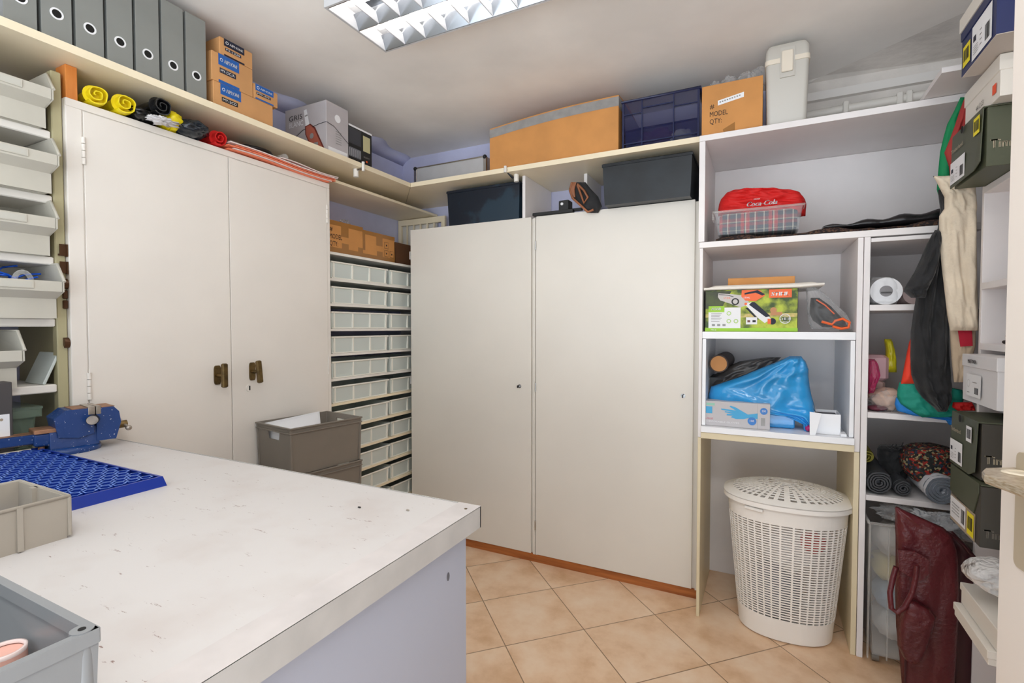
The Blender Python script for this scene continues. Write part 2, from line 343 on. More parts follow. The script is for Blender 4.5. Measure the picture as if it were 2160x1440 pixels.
class Face:
    """a flat face of a thing: o = lower left corner, u = reading direction"""
    def __init__(s, mb, o, u, v=(0, 0, 1)):
        s.mb = mb; s.o = Vector(o); s.u = Vector(u).normalized(); s.v = Vector(v).normalized(); s.n = s.u.cross(s.v); s.k = 0
    def p(s, x, y, l): return s.o + s.u * x + s.v * y + s.n * l
    def poly(s, pts, m, l=.0008):
        s.k += .000012; l += s.k
        s.mb.add([s.p(x, y, l) for x, y in pts], [tuple(range(len(pts)))], m)
    def rect(s, x, y, w, h, m, l=.0008): s.poly([(x, y), (x + w, y), (x + w, y + h), (x, y + h)], m, l)
    def circ(s, x, y, r, m, l=.0008, n=20, ry=None):
        s.poly([(x + r * math.cos(2 * PI * k / n), y + (ry or r) * math.sin(2 * PI * k / n)) for k in range(n)], m, l)
    def ring(s, x, y, r, w, m, l=.0008, n=24):
        for k in range(n):
            a, b = 2 * PI * k / n, 2 * PI * (k + 1) / n
            s.poly([(x + r * math.cos(a), y + r * math.sin(a)), (x + r * math.cos(b), y + r * math.sin(b)), (x + (r - w) * math.cos(b), y + (r - w) * math.sin(b)), (x + (r - w) * math.cos(a), y + (r - w) * math.sin(a))], m, l)
    def line(s, pts, w, m, l=.0012):
        for a, b in zip(pts, pts[1:]):
            dx, dy = b[0] - a[0], b[1] - a[1]; q = math.hypot(dx, dy) or 1; nx, ny = -dy / q * w / 2, dx / q * w / 2
            s.poly([(a[0] - nx, a[1] - ny), (b[0] - nx, b[1] - ny), (b[0] + nx, b[1] + ny), (a[0] + nx, a[1] + ny)], m, l)
    def text(s, t, x, y, h, m, w=None, l=.0014, slant=0, bold=0):
        s.k += .000012; l += s.k; vs, fs, x0, x1, y1 = text_mesh(t); k = h / .7; kx = (w / (x1 - x0)) if w else k
        for dx in ([0] if not bold else [-bold, 0, bold]):
            s.mb.add([s.p(x + (v.x - x0) * kx + v.y * k * slant + dx, y + v.y * k, l + abs(dx) * .01) for v in vs], fs, m)
    def bars(s, x, y, w, h, m, n=14, l=.0012, seed=1):
        rnd = random.Random(seed); c = x
        while c < x + w:
            b = w / n * rnd.choice((.3, .5, .9)); s.rect(c, y, min(b, x + w - c), h, m, l); c += b + w / n * rnd.choice((.3, .6))

def tag(o, label, cat, group=None, kind=None):
    o['label'] = label; o['category'] = cat
    if group: o['group'] = group
    if kind: o['kind'] = kind
    return o
def thing(name, loc, label, cat, group=None, rz=0):
    o = bpy.data.objects.new(name, None); o.empty_display_size = .05; COL.objects.link(o); o.location = loc; o.rotation_euler.z = rz
    return tag(o, label, cat, group)
def struct(o): o['kind'] = 'structure'; return o
def kids(o): return [c for c in bpy.data.objects if c.parent == o]
def dup(root, loc, label, rz=None, scale=None):
    def cp(o, par):
        c = o.copy(); COL.objects.link(c); c.parent = par
        for k in kids(o): cp(k, c)
        return c
    r = cp(root, None); r.location = loc; r['label'] = label
    if rz is not None: r.rotation_euler.z = rz
    if scale: r.scale = scale
    return r
UX, UY, NX, NY = (1, 0, 0), (0, 1, 0), (-1, 0, 0), (0, -1, 0)
XL, YB, ZC, XR = -2.42, 3.0, 2.6, 1.02

# ================================================================ SETTING
m = MB(); m.box(XL - .1, XR + .1, -.5, YB + .1, -.1, 0, tile_mat()); struct(m.build('floor'))
m = MB(); m.box(XL - .1, XR + .1, -.5, YB + .1, ZC, ZC + .1, ceilm); struct(m.build('ceiling'))
m = MB(); m.box(XL - .1, XL, -.5, YB + .1, 0, ZC, wallm); struct(m.build('wall_left'))
m = MB(); m.box(XL, XR, YB, YB + .1, 0, ZC, wallm); struct(m.build('wall_back'))
m = MB(); m.box(XR, XR + .1, -.5, YB + .1, 0, ZC, wallw); struct(m.build('wall_right'))
# uneven plaster where the ceiling meets the walls
m = MB(); a = at(2045, 22, 'Z', ZC - .001); b = at(1738, 160, 'Z', ZC - .001)
m.add([(b.x, b.y, ZC), (a.x, a.y, ZC), (XR, a.y, ZC), (XR, YB, ZC), (b.x - .12, YB, ZC), (b.x - .1, YB, ZC - .015), (XR, YB, ZC - .035), (XR, a.y, ZC - .012)],
      [(0, 5, 6, 7, 1), (1, 7, 2), (0, 4, 5), (0, 1, 2, 3, 4)], plast); struct(m.build('trim_1'))
m = MB(); prof = []
for i in range(40):
    y = 1.3 + i * (YB - 1.3) / 39; d = .05 + .035 * noise.noise(Vector((y * 5, 0, 0))) + .03 * math.exp(-((y - 2.0) / .12) ** 2) + .05 * math.exp(-((y - 2.62) / .1) ** 2)
    prof.append([(XL, y, ZC), (XL, y, ZC - .05), (XL + d * .6, y, ZC - .022), (XL + d * 1.5, y, ZC)])
m.loft(prof, wallm, cap=True, smooth=True); struct(m.build('trim_2'))
m = MB(); m.box(.12, XR, 2.955, YB - .001, 2.488, 2.528, batten); struct(m.build('trim_3'))
m = MB(); m.box(.0, XR, 2.985, YB - .001, 2.23, 2.588, plast); struct(m.build('trim_4'))

# pipe on the back wall above the shelf
t = thing('heating_pipe', (.6, 2.9, 2.4), 'white painted pipe running along the wall above the right shelving', 'pipe')
m = MB(t.location); m.tube([(.12, 2.93, 2.405), (.35, 2.92, 2.408), (.7, 2.92, 2.412), (1.0, 2.92, 2.415)], .02, white, 12); m.build('pipe', t)
for x in (.34, .55, .585):
    m = MB(t.location); m.box(x - .012, x + .012, 2.893, 2.98, 2.38, 2.438, white, .004)
    if x < .4: m.box(x - .008, x + .008, 2.91, 2.93, 2.222, 2.38, white)
    m.build('pipe_bracket', t)

# door beside the camera, right edge of the picture
t = struct(bpy.data.objects.new('door_1', None)); COL.objects.link(t); t.location = (.41, 1.27, 0)
m = MB(t.location); m.M = Matrix.Translation((.41, 1.27, 0)) @ Matrix.Rotation(math.radians(-80), 4, 'Z')
m.box(0, .8, -.00, .04, .008, 2.05, doorw); m.build('door_leaf', t, bevel=.002)
m = MB(t.location); m.M = Matrix.Translation((.41, 1.27, 0)) @ Matrix.Rotation(math.radians(-80), 4, 'Z')
def rr(x0, x1, z0, z1, r, n=6):
    o = []
    for cx, cz, a0 in ((x1 - r, z0 + r, -90), (x1 - r, z1 - r, 0), (x0 + r, z1 - r, 90), (x0 + r, z0 + r, 180)):
        for k in range(n + 1): a = math.radians(a0 + 90 * k / n); o.append((cx + r * math.cos(a), cz + r * math.sin(a)))
    return o
m.prism(rr(.048, .095, .915, 1.125, .012), 'Y', -.004, .0, escut); pl = m.build('door_plate', t)
m = MB(t.location); zt = 1.092
q = [at(2071, 992, 'Z', zt), at(2078, 986, 'Z', zt), at(2160, 984, 'Z', zt), at(2215, 983, 'Z', zt), at(2240, 1050, 'Z', zt), at(2160, 1030, 'Z', zt), at(2076, 1000, 'Z', zt)]
low = [Vector((p.x, p.y, zt - .016)) for p in q]; mid_ = [Vector((p.x, p.y, zt - .003)) for p in q]; c0 = sum(q, Vector()) / 7
m.loft([[p.lerp(c0, .05) + Vector((0, 0, -.016)) for p in q], [p + Vector((0, 0, -.012)) for p in q], mid_, [p.lerp(c0, .04) for p in q]], gold, smooth=False)
e = at(2165, 998, 'Z', zt + .001)
hd = m.build('door_handle', t, bevel=.002)
m = MB(t.location); m.lathe([(.034, 0), (.033, .0025), (.026, .003), (.02, .001)], (e.x, e.y, zt - .0005), mat('handle_inlay', (226, 214, 192), .25), 28, sx=1, sy=.62); m.build('handle_inlay', hd)

# ================================================================ CEILING LIGHT
LX0, LX1, LY0, LY1, LZ = -1.43, .12, 1.335, 1.665, 2.5
t = thing('ceiling_light', ((LX0 + LX1) / 2, 1.5, ZC), 'white rectangular louvred fluorescent fixture mounted on the ceiling', 'light')
m = MB(t.location)
def lr(e, z): return [(LX0 + e, LY0 + e, z), (LX1 - e, LY0 + e, z), (LX1 - e, LY1 - e, z), (LX0 + e, LY1 - e, z)]
m.loft([lr(.03, ZC), lr(.0, LZ + .03), lr(0, LZ), lr(.008, LZ), lr(.008, LZ + .055), lr(.05, LZ + .07)], louv, cap=False)
m.add(lr(.05, LZ + .07), [(0, 3, 2, 1)], louvm); m.build('housing', t)
m = MB(t.location); N = 15; dx = (LX1 - LX0 - .016) / N
for i in range(N + 1):
    x = LX0 + .008 + i * dx
    m.prism([(x - .0015, LZ + .001), (x + .0015, LZ + .001), (x + .0035, LZ + .036), (x - .0035, LZ + .036)], 'Y', LY0 + .01, LY1 - .01, louv)
m.build('louver_blades', t)
m = MB(t.location)
for yc in (LY0 + .01, 1.5, LY1 - .01):
    s_ = [(yc - .0015, LZ), (yc + .0015, LZ), (yc + .028 if yc < 1.6 else yc + .001, LZ + .05), (yc - .028 if yc > 1.4 else yc - .001, LZ + .05)]
    m.prism(s_, 'X', LX0 + .01, LX1 - .01, louvm)
m.build('reflector', t)
for yc in (1.42, 1.58):
    m = MB(t.location); m.cyl((LX0 + .04, yc, LZ + .052), (LX1 - .04, yc, LZ + .052), .012, mat('tube_glow', (255, 250, 244), .3, emit=TUBE), 12); m.build('fluorescent_tube', t)

# ================================================================ CORNER SHELF BOARDS
ZS = 2.24
t = thing('wall_shelf', (-2.19, 1.2, ZS), 'long cream shelf board on the left wall holding the grey binders', 'shelf', 'cream shelf boards below the ceiling')
m = MB(t.location); m.prism([(XL, -.6), (-1.96, -.6), (-1.96, 2.5), (XL, YB)], 'Z', ZS - .026, ZS, cream); m.build('board', t, bevel=.002)
m = MB(t.location); m.tube([(-1.958, 2.08, ZS - .03), (-2.01, 2.08, ZS - .034)], .008, chrome); m.cyl((-1.948, 2.08, ZS - .045), (-1.948, 2.08, ZS + .004), .008, white, 12); m.build('clamp_rod', t)
m = MB(t.location); m.cyl((-2.0, 2.08, ZS - .07), (-2.0, 2.08, ZS - .027), .014, white, 16); m.build('clamp_cup', t)
t = thing('wall_shelf', (-1.1, 2.75, ZS), 'cream shelf board on the back wall above the tall white cupboards', 'shelf', 'cream shelf boards below the ceiling')
m = MB(t.location); m.prism([(-1.958, 2.5), (-.275, 2.5), (-.275, YB), (XL + .004, YB)], 'Z', ZS - .026, ZS, cream); m.build('board', t, bevel=.002)
m = MB(t.location); m.tube([(-1.293, 2.49, ZS - .012), (-1.293, 2.58, ZS - .034)], .008, chrome); m.cyl((-1.293, 2.488, ZS - .03), (-1.293, 2.488, ZS + .004), .008, white, 12); m.build('clamp_rod', t)
m = MB(t.location); m.cyl((-1.26, 2.56, ZS - .068), (-1.26, 2.56, ZS - .027), .014, white, 16); m.build('clamp_cup', t)

# ================================================================ DOUBLE DOOR CABINET
CX, CY0, CY1, CZ = -2.045, .822, 1.934, 2.102
t = thing('storage_cabinet', (-2.23, 1.38, 0), 'white painted metal cabinet with two tall doors and brass handles', 'cabinet')
m = MB(t.location); m.box(XL + .004, CX - .004, CY0, CY1, .001, CZ, cabw)
m.box(CX - .004, CX, CY0, CY0 + .044, .08, CZ - .026, cabw); m.box(CX - .004, CX, CY1 - .02, CY1, .08, CZ - .026, cabw); m.box(CX - .004, CX, CY0, CY1, CZ - .026, CZ, cabw); m.box(CX - .004, CX, CY0, CY1, .001, .08, cabw)
m.build('body', t, bevel=.002)
def cab_door(y0, y1):
    m = MB(t.location); m.box(CX - .003, CX + .002, y0, y1, .083, CZ - .029, cabw); return m.build('door', t, bevel=.0015)
d1 = cab_door(CY0 + .047, 1.3755); d2 = cab_door(1.3785, CY1 - .022)
def tee(door, y, z, tilt):
    m = MB(t.location); m.prism([(y + a * .4, z + b) for a, b in [(p[0], p[1]) for p in rr(-.035, .035, -.04, .04, .018)]], 'X', CX + .002, CX + .008, brass)
    m.cyl((CX + .006, y, z), (CX + .045, y, z), .008, brass, 12)
    h = m.build('handle', door); m = MB(t.location)
    m.M = Matrix.Translation((CX + .052, y, z)) @ Matrix.Rotation(tilt, 4, 'X'); m.box(-.009, .009, -.012, .012, -.05, .05, brass, .004); m.build('grip', h)
    return h
tee(d1, 1.312, 1.15, 0); tee(d2, 1.472, 1.153, math.radians(5))
m = MB(t.location); m.cyl((CX + .002, 1.458, 1.08), (CX + .005, 1.458, 1.08), .016, cabw, 20); m.box(CX + .005, CX + .0056, 1.455, 1.461, 1.07, 1.09, dark); m.build('keyhole', d2)
for door, y in ((d1, CY0 + .045), (d2, CY1 - .021)):
    for z in (1.94, 1.15, .4):
        m = MB(t.location)
        for k in range(4): m.cyl((CX + .004, y, z - .045 + k * .023), (CX + .004, y, z - .024 + k * .023), .006 if y < 1.5 else .004, cabw, 10)
        m.build('hinge', door)
# clips on the cabinet's side
for i, (z, k) in enumerate(((1.602, 0), (1.545, 0), (1.492, 1), (1.458, 2), (1.425, 2), (1.298, 1))):
    lab = ['uppermost brown spring clip on the side edge of the white cabinet', 'brown spring clip just below the uppermost one on the cabinet edge', 'small round brown clip between the spring clips and the dark blocks on the cabinet edge', 'upper of two dark brown block magnets on the cabinet edge', 'lower of two dark brown block magnets on the cabinet edge', 'lone round brown clip, lowest on the cabinet edge'][i]
    brn = mat('brown_clip', (84, 56, 34), .4, metal=.5)
    m = MB((-2.08, .805, z)); y = .821
    if k == 0:
        m.box(-2.074, -2.048, y - .004, y, z - .02, z + .02, brn); m.box(-2.074, -2.056, y - .022, y - .004, z - .018, z - .012, brn); m.box(-2.074, -2.07, y - .022, y - .004, z - .018, z + .02, brn); m.box(-2.057, -2.053, y - .02, y - .004, z - .018, z + .02, brn)
    elif k == 1:
        m.prism([(-2.063 + .016 * math.cos(a), z + .018 * math.sin(a)) for a in [math.radians(-60 + 15 * q) for q in range(17)]] + [(-2.069, z + .003), (-2.063, z - .004)], 'Y', y - .014, y, brn)
    else: m.box(-2.076, -2.054, y - .013, y, z - .014, z + .014, brn, .002)
    tag(m.build('clip'), lab, 'clip', 'clips on the cabinet edge')

# ================================================================ LEFT RACK WITH BINS
RX = -2.062
t = thing('storage_rack', (-2.26, .4, 0), 'olive metal shelving rack full of plastic bins beside the cabinet', 'rack')
for y in (.792, -.18):
    m = MB(t.location); m.box(RX - .032, RX, y, y + .028, 0, 2.18, rackm, .003)
    m.box(XL + .02, RX - .03, y + .02, y + .026, 0, 2.18, rackm)
    for k in range(40): m.box(RX - .06, RX - .052, y + .018, y + .0205, .1 + k * .05, .11 + k * .05, dark)
    m.build('upright', t)
RZ = [1.982, 1.775, 1.578, 1.378, 1.164, .95]
for z in RZ:
    m = MB(t.location); m.box(XL + .02, RX - .002, -.15, .79, z - .026, z, white, .003); m.build('shelf', t)
def make_bin(name, label):
    t = thing(name, (0, 0, 0), label, 'bin', 'stacking bins on the olive rack')
    w, d, h = .30, .26, .172      # local: x forward, y across; origin at bottom rear centre
    m = MB(); th = .004
    m.box(0, d - .04, -w / 2 + .012, w / 2 - .012, 0, th, binw)
    m.add([(0, -w/2, h), (0, w/2, h), (0, w/2 - .012, 0), (0, -w/2 + .012, 0), (th, -w/2 + th, h), (th, w/2 - th, h), (th, w/2 - .016, 0), (th, -w/2 + .016, 0)], [(0, 3, 2, 1), (4, 5, 6, 7), (0, 1, 5, 4)], binw)
    for s in (-1, 1):
        A = [(0, s * (w/2 - .012), 0), (d - .04, s * (w/2 - .012), 0), (d - .04, s * (w/2 - .006), .062), (d, s * w/2, .084), (d, s * w/2, .116), (d - .045, s * w/2, h), (0, s * w/2, h)]
        B = [(x, y - s * th, z) for x, y, z in A]; m.loft([A, B] if s > 0 else [B, A], binw)
        R = [(d + .002, s * w/2, .116), (d - .043, s * w/2, h + .002), (0, s * w/2, h + .002)]
        m.tube(R, .0045, binw, 6)
    m.build('tub', t); m = MB()
    A = [(d - .04, 0), (d - .04, .062), (d, .084), (d, .116), (d - th, .116), (d - th, .087), (d - .04 - th, .066), (d - .04 - th, 0)]
    m.prism(A, 'Y', -w/2 + .006, w/2 - .006, binw)
    m.build('front_lip', t); m = MB(); m.box(d, d + .004, -.06, .075, .09, .113, binw, .001); m.box(d + .004, d + .0046, -.055, .07, .093, .11, mat('bin_label', (196, 194, 184), .5)); m.build('label_holder', t)
    return t
BL = ['cream bin on the topmost shelf of the rack, under the cream board', 'cream bin on the second rack shelf from the top', 'cream bin on the third rack shelf from the top, nothing showing over its lip', 'cream bin filled with blue cables', 'cream bin lower down holding clear plastic bags and string']
proto = make_bin('storage_bin', BL[0])
BP = [(-2.268, .628, 1.982), (-2.252, .632, 1.775), (-2.262, .628, 1.578), (-2.245, .634, 1.378), (-2.262, .54, 1.164)]
for i, (x, y, z) in enumerate(BP):
    if i: dup(proto, (x, y, z), BL[i])
    else: proto.location = (x, y, z)
# things in the bins
m = MB((-2.08, .55, 2.14))
m.lathe([(.035, 0), (.06, 0), (.06, .006), (.03, .008), (.03, .03), (.06, .032), (.06, .038), (.035, .038)], (-2.06, .55, 2.105), mat('spool', (226, 206, 180), .5), 28); tag(m.build('spool'), 'pale plastic spool lying in the topmost bin', 'spool')
m = MB((-2.1, .6, 1.5))
rnd = random.Random(4)
cab = mat('blue_cable', (20, 90, 210), .35)
for k in range(14):
    y0 = .42 + rnd.random() * .1; z0 = 1.455 + rnd.random() * .05
    m.tube([(-2.16 + .13 * rnd.random(), y0 + .26 * u, z0 + .03 * math.sin(u * 5 + k) + (.012 if k % 3 == 0 else 0) * u) for u in [q / 10 for q in range(11)]], .003, cab, 6)
tag(m.build('cable_bundle'), 'tangle of bright blue cables lying in a cream bin', 'cable')
m = MB((-2.06, .73, 1.47)); m.tube([(-2.03, .70 + .02 * math.cos(a), 1.49 + .03 * math.sin(a)) for a in [2 * PI * q / 16 for q in range(16)]], .007, clr2, 8, closed=True); tag(m.build('plastic_ring'), 'translucent plastic loop standing beside the blue cables', 'ring')
m = MB((-2.1, .6, 1.3)); m.blob((-2.1, .5, 1.31), (.06, .07, .075), clr, 3, .35, 3); m.blob((-2.06, .55, 1.265), (.05, .06, .03), clear('film_white', (240, 240, 240), .5), 8, .4, 4); tag(m.build('plastic_bag'), 'crumpled clear plastic bag sticking out of the lowest bin', 'bag')
m = MB((-2.04, .62, 1.24)); m.tube([(-2.03 + .012 * math.sin(3 * a), .60 + .03 * math.cos(a), 1.275 + .012 * math.sin(a) + .004 * math.sin(2.5 * a)) for a in [2 * PI * q / 40 for q in range(100)]], .002, mat('string', (196, 164, 120), .9), 5); tag(m.build('string'), 'coil of tan string in the bin with the plastic bag', 'string')
m = MB((-2.15, .74, 1.15)); m.M = Matrix.Translation((-2.1, .755, 1.166)) @ Matrix.Rotation(math.radians(-22), 4, 'X'); m.box(-.1, .03, 0, .008, 0, .11, drawm, .002); tag(m.build('divider_plate'), 'loose white plastic plate leaning against the lowest bin', 'plate')
t = thing('clear_box', (-2.2, .66, .93), 'clear green-tinted plastic box with lid on the lowest visible rack shelf', 'box')
m = MB(t.location); m.tub(-2.26, -2.075, .5, .74, .952, 1.09, .003, greenclr, .012); m.build('box_body', t); m = MB(t.location); m.box(-2.27, -2.065, .49, .752, 1.0905, 1.098, greenclr); m.tub(-2.268, -2.067, .492, .75, 1.065, 1.09, .003, greenclr); m.build('box_lid', t)
m = MB((-2.2, .62, .95)); m.blob((-2.16, .62, .99), (.06, .07, .035), orangew, 2, .3, 3, 12); tag(m.build('parts_pile'), 'orange-brown odds and ends inside the clear lidded box', 'parts')

# ================================================================ ON THE CABINET, UNDER THE SHELF
m = MB((-2.08, .84, CZ)); m.box(-2.12, -2.055, .828, .86, CZ, 2.213, orangew, .001); tag(m.build('wood_block'), 'orange wooden block wedged between cabinet top and shelf', 'block')
def rolled(name, a, b, r, mt, lab, cat, seed=0, grp=None, turns=2):
    m = MB(a); m.roll(a, b, r, mt, turns, .004); o = m.build(name); tag(o, lab, cat, grp); return o
rolled('rolled_bag', (-2.03, .905, CZ + .038), (-2.35, .93, CZ + .038), .036, yel, 'yellow rolled bag next to the orange wooden block', 'bag', grp='rolled bags on the cabinet')
rolled('rolled_bag', (-2.02, .985, CZ + .038), (-2.35, 1.0, CZ + .038), .037, yel, 'yellow rolled bag with a white core beside the black roll', 'bag', grp='rolled bags on the cabinet')
rolled('rolled_bag', (-2.0, 1.095, CZ + .068), (-2.32, 1.09, CZ + .062), .037, mat('shiny_black', (20, 20, 22), .25, bump=.4, bscale=20), 'black rolled bag lying on top, between the yellow rolls', 'bag', grp='rolled bags on the cabinet')
m = MB((-2.1, 1.07, CZ)); m.blob((-2.1, 1.05, CZ + .026), (.09, .065, .026), mat('shiny_black', (20, 20, 22)), 5, .3, 3, flat=CZ + .001); tag(m.build('black_bag'), 'crumpled black plastic bag under the black roll', 'bag')
m = MB((-2.05, 1.13, CZ)); m.blob((-2.06, 1.15, CZ + .04), (.06, .038, .036), yel, 6, .2, 3, flat=CZ + .001); tag(m.build('yellow_pouch'), 'yellow pouch between the black roll and the dark blue bag', 'pouch')
m = MB((-2.08, 1.07, CZ)); m.blob((-2.0, 1.09, CZ + .011), (.028, .04, .011), mat('white_sheet', (220, 216, 216), .5), 4, .9, 3.5, flat=CZ + .001); tag(m.build('white_wrapper'), 'white wrapper poking out beneath the black bag', 'wrapper')
m = MB((-2.05, 1.2, CZ)); m.blob((-2.06, 1.215, CZ + .032), (.085, .062, .033), mat('shiny_navy', (16, 26, 36), .22, bump=.5, bscale=15), 9, .3, 3, flat=CZ + .001); tag(m.build('dark_bag'), 'dark navy plastic bag overhanging the cabinet front edge', 'bag')
rolled('rolled_cloth', (-2.03, 1.335, CZ + .036), (-2.3, 1.33, CZ + .036), .035, red, 'bright red rolled cloth on the cabinet beside the paper stack', 'cloth')
m = MB((-2.1, 1.53, CZ)); m.blob((-2.12, 1.55, CZ + .058), (.07, .09, .018), black, 3, .1, 3); tag(m.build('black_pouch'), 'flat black pouch lying on the stack of envelopes', 'pouch')
m = MB((-2.08, 1.4, CZ)); m.box(-2.1, -2.04, 1.385, 1.43, CZ + .036, CZ + .046, clr2, .003); tag(m.build('plastic_scrap'), 'small clear plastic scrap beside the red rolled cloth', 'scrap')
m = MB((-2.05, 1.68, CZ)); m.cyl((-2.04, 1.66, CZ + .055), (-2.14, 1.67, CZ + .055), .016, clr2, 18); tag(m.build('clear_tube'), 'short clear plastic tube on the stack of envelopes', 'tube')
eo = mat('envelope_orange', (236, 128, 92), .6); ew = mat('envelope_white', (232, 216, 212), .6)
for k in range(8):
    w = [(1.37, 1.92), (1.39, 1.93), (1.36, 1.95), (1.38, 1.95), (1.40, 1.955), (1.37, 1.965), (1.4, 1.97), (1.62, 1.975)][k]; z = CZ + .002 + k * .005; lift = .0
    m = MB(((-2.15), 1.65, z)); ex = -2.03 + .014 * ((k * 7) % 3) / 2
    R = []
    for q in range(9):
        y = w[0] + (w[1] - w[0]) * q / 8; dz = .004 * math.sin(q * .8 + k * .05)
        R.append([(ex, y, z + dz), (-2.33, y, z + dz), (-2.33, y, z + dz + .0042), (ex, y, z + dz + .0042)])
    m.loft(R, eo if k % 2 == 0 else ew); 
    tag(m.build('envelope'), ('orange' if k % 2 == 0 else 'whitish') + ' flat envelope, ' + ['first', 'second', 'third', 'fourth', 'fifth', 'sixth', 'seventh', 'eighth'][k] + ' from below in the flat stack on the cabinet', 'envelope', 'flat envelopes on the cabinet')

# ================================================================ BINDERS AND BOXES ON THE LEFT SHELF
def make_binder():
    t = thing('ring_binder', (0, 0, 0), '', 'binder', 'grey binders on the cream shelf'); m = MB()
    m.box(-.285, 0, -.0385, -.0355, 0, .318, binder_m); m.box(-.285, 0, .0355, .0385, 0, .318, binder_m); m.box(-.003, .001, -.0385, .0385, 0, .318, binder_m); m.build('cover', t, bevel=.001)
    m = MB(); m.box(-.27, -.02, -.03, .03, .004, .3, paper); m.build('paper_block', t)
    m = MB(); r0, r1, n = .0125, .0175, 24
    R = [[(.001 + x, r * math.cos(2 * PI * k / n), .09 + r * math.sin(2 * PI * k / n)) for k in range(n)] for r, x in ((r1, 0), (r1, .0015), (r0, .0015), (r0, 0))]
    m.loft(R, paper, cap=False, smooth=False); m.build('finger_ring', t)
    m = MB(); m.add([(.0014, r0 * math.cos(2 * PI * k / n), .09 + r0 * math.sin(2 * PI * k / n)) for k in range(n)], [tuple(range(n))], dark); m.build('finger_hole', t)
    return t
bl = ['grey binder, leftmost of the seven at the left edge of the photo', 'grey binder second from the left', 'grey binder third from the left', 'grey binder in the middle of the seven, with shiny spine scuffs', 'grey binder third from the cardboard boxes', 'grey binder second from the cardboard boxes', 'grey binder right beside the cardboard boxes, end of the row']
bp = make_binder(); bp.location = (-1.99, .697, ZS); bp['label'] = bl[0]
for i in range(1, 7): dup(bp, (-1.99, .697 + i * .0865, ZS), bl[i])
def carton(name, x0, x1, y0, y1, z0, z1, m_, lab, cat='box', grp=None):
    t = thing(name, ((x0 + x1) / 2, (y0 + y1) / 2, z0), lab, cat, grp)
    m = MB(t.location); m.box(x0, x1, y0, y1, z0, z1, m_, .0015); m.build('carton', t); return t
def aip(y0, y1, z0, z1, x0, code, mc, lab, lc, off=.03, wlab=.09):
    t = carton('cardboard_box', x0, -1.99, y0, y1, z0, z1, card, lab, grp='boxes stacked on the cream shelf')
    m = MB(t.location); F = Face(m, (-1.99, y0, z0), UY); h = z1 - z0; lh = min(h * .42, .045)
    F.rect(off, h - lh, wlab, lh, lc); F.rect(off, 0, wlab, h * .1, lc)
    F.ring(off + .013, h - lh * .5, .0065, .002, paper, .0014, 14); F.text('AIPHONE', off + .024, h - lh * .68, lh * .34, paper, w=wlab - .03, bold=.0004)
    F.rect(off + .005, h - lh - h * .26, wlab - .02, h * .17, mc); F.text(code, off + .009, h - lh - h * .225, h * .1, paper, w=wlab - .03)
    m.build('printed_label', t); return t
bb = aip(1.282, 1.556, ZS, 2.345, -2.3, 'MY-2CD', inkb, 'widest cardboard box, at the bottom of the stack beside the binders', inkblue)
aip(1.277, 1.458, 2.346, 2.462, -2.22, 'MY-DC/A', inkn, 'middle cardboard box of the three beside the binders, blue label', inkblue, .028)
aip(1.312, 1.458, 2.463, 2.533, -2.18, 'PS-1225', inkn, 'small cardboard box on top of the stack, navy label', inkn, .018)
aip(1.462, 1.582, 2.346, 2.41, -2.15, 'MY-DS', inkn, 'smallest cardboard box overhanging the right of the bottom box', inkblue, .008)
# wine carton
gy = mat('carton_silver', (186, 180, 182), .5, var=.03)
t = carton('wine_carton', -2.29, -1.99, 1.866, 2.016, ZS, 2.50, gy, 'grey wine carton with a pink bottle print', 'box')
m = MB(t.location); F = Face(m, (-2.29, 1.866, ZS), UX)
F.text('GRIS', .03, .196, .026, inkb, w=.1); F.text('BLANC', .03, .162, .026, paper, w=.105)
pk = mat('bottle_print', (176, 96, 76), .4); pkd = mat('bottle_print_edge', (110, 48, 38), .4)
bo = [(.165, .155), (.185, .16), (.205, .135), (.25, .0), (.195, 0), (.165, .11)]
F.poly([(.148, .152), (.186, .16), (.222, .135), (.296, 0), (.21, 0), (.15, .11)], pkd, .0012); F.poly([(.155, .148), (.184, .154), (.214, .13), (.286, .002), (.217, .002), (.158, .108)], pk, .0016)
F.poly([(.154, .152), (.182, .158), (.162, .238), (.142, .235)], paper, .0018); F.poly([(.15, .2), (.17, .203), (.168, .21), (.148, .207)], gtape, .002)
F.circ(.197, .095, .014, gtape, .002); F.rect(.212, .03, .03, .028, gtape, .002)
F.line([(0, .1), (.05, .115), (.08, .11), (.13, .135), (.165, .14)], .003, inkb); F.line([(.2, .14), (.25, .147), (.3, .15)], .003, inkb)
rnd = random.Random(3)
for k in range(16): F.circ(.02 + .26 * rnd.random(), .01 + .08 * rnd.random(), .002 + .002 * rnd.random(), inkb, .001, 8)
F = Face(m, (-1.99, 1.866, ZS), UY); F.circ(.075, .19, .02, paper); F.line([(0, .15), (.05, .143), (.09, .12), (.15, .085)], .003, inkb)
for k in range(6): F.rect(.06, .12 - k * .012, .04, .004, gtape)
F.rect(.01, .01, .13, .022, paper)
m.build('carton_print', t)
t = carton('bottle_carton', -2.2, -1.995, 2.022, 2.2, ZS, 2.44, black, 'black carton with a photo print beside the grey wine carton', 'box')
m = MB(t.location); F = Face(m, (-1.995, 2.022, ZS), UY); F.rect(.0, .19, .178, .01, paper); F.rect(.002, .03, .09, .05, mat('photo_grey', (96, 98, 104), .5)); F.rect(.002, .1, .09, .085, mat('photo_dark', (58, 60, 66), .5))
for k in range(6): F.rect(.006 + k * .015, .035, .002, .04, paper, .0016)
F.rect(.108, .085, .055, .085, mat('photo_cream', (196, 188, 146), .6)); F.text('RESERVE', .112, .05, .008, gtape, w=.045); F.rect(.13, .028, .012, .01, orange)
m.build('carton_print', t)

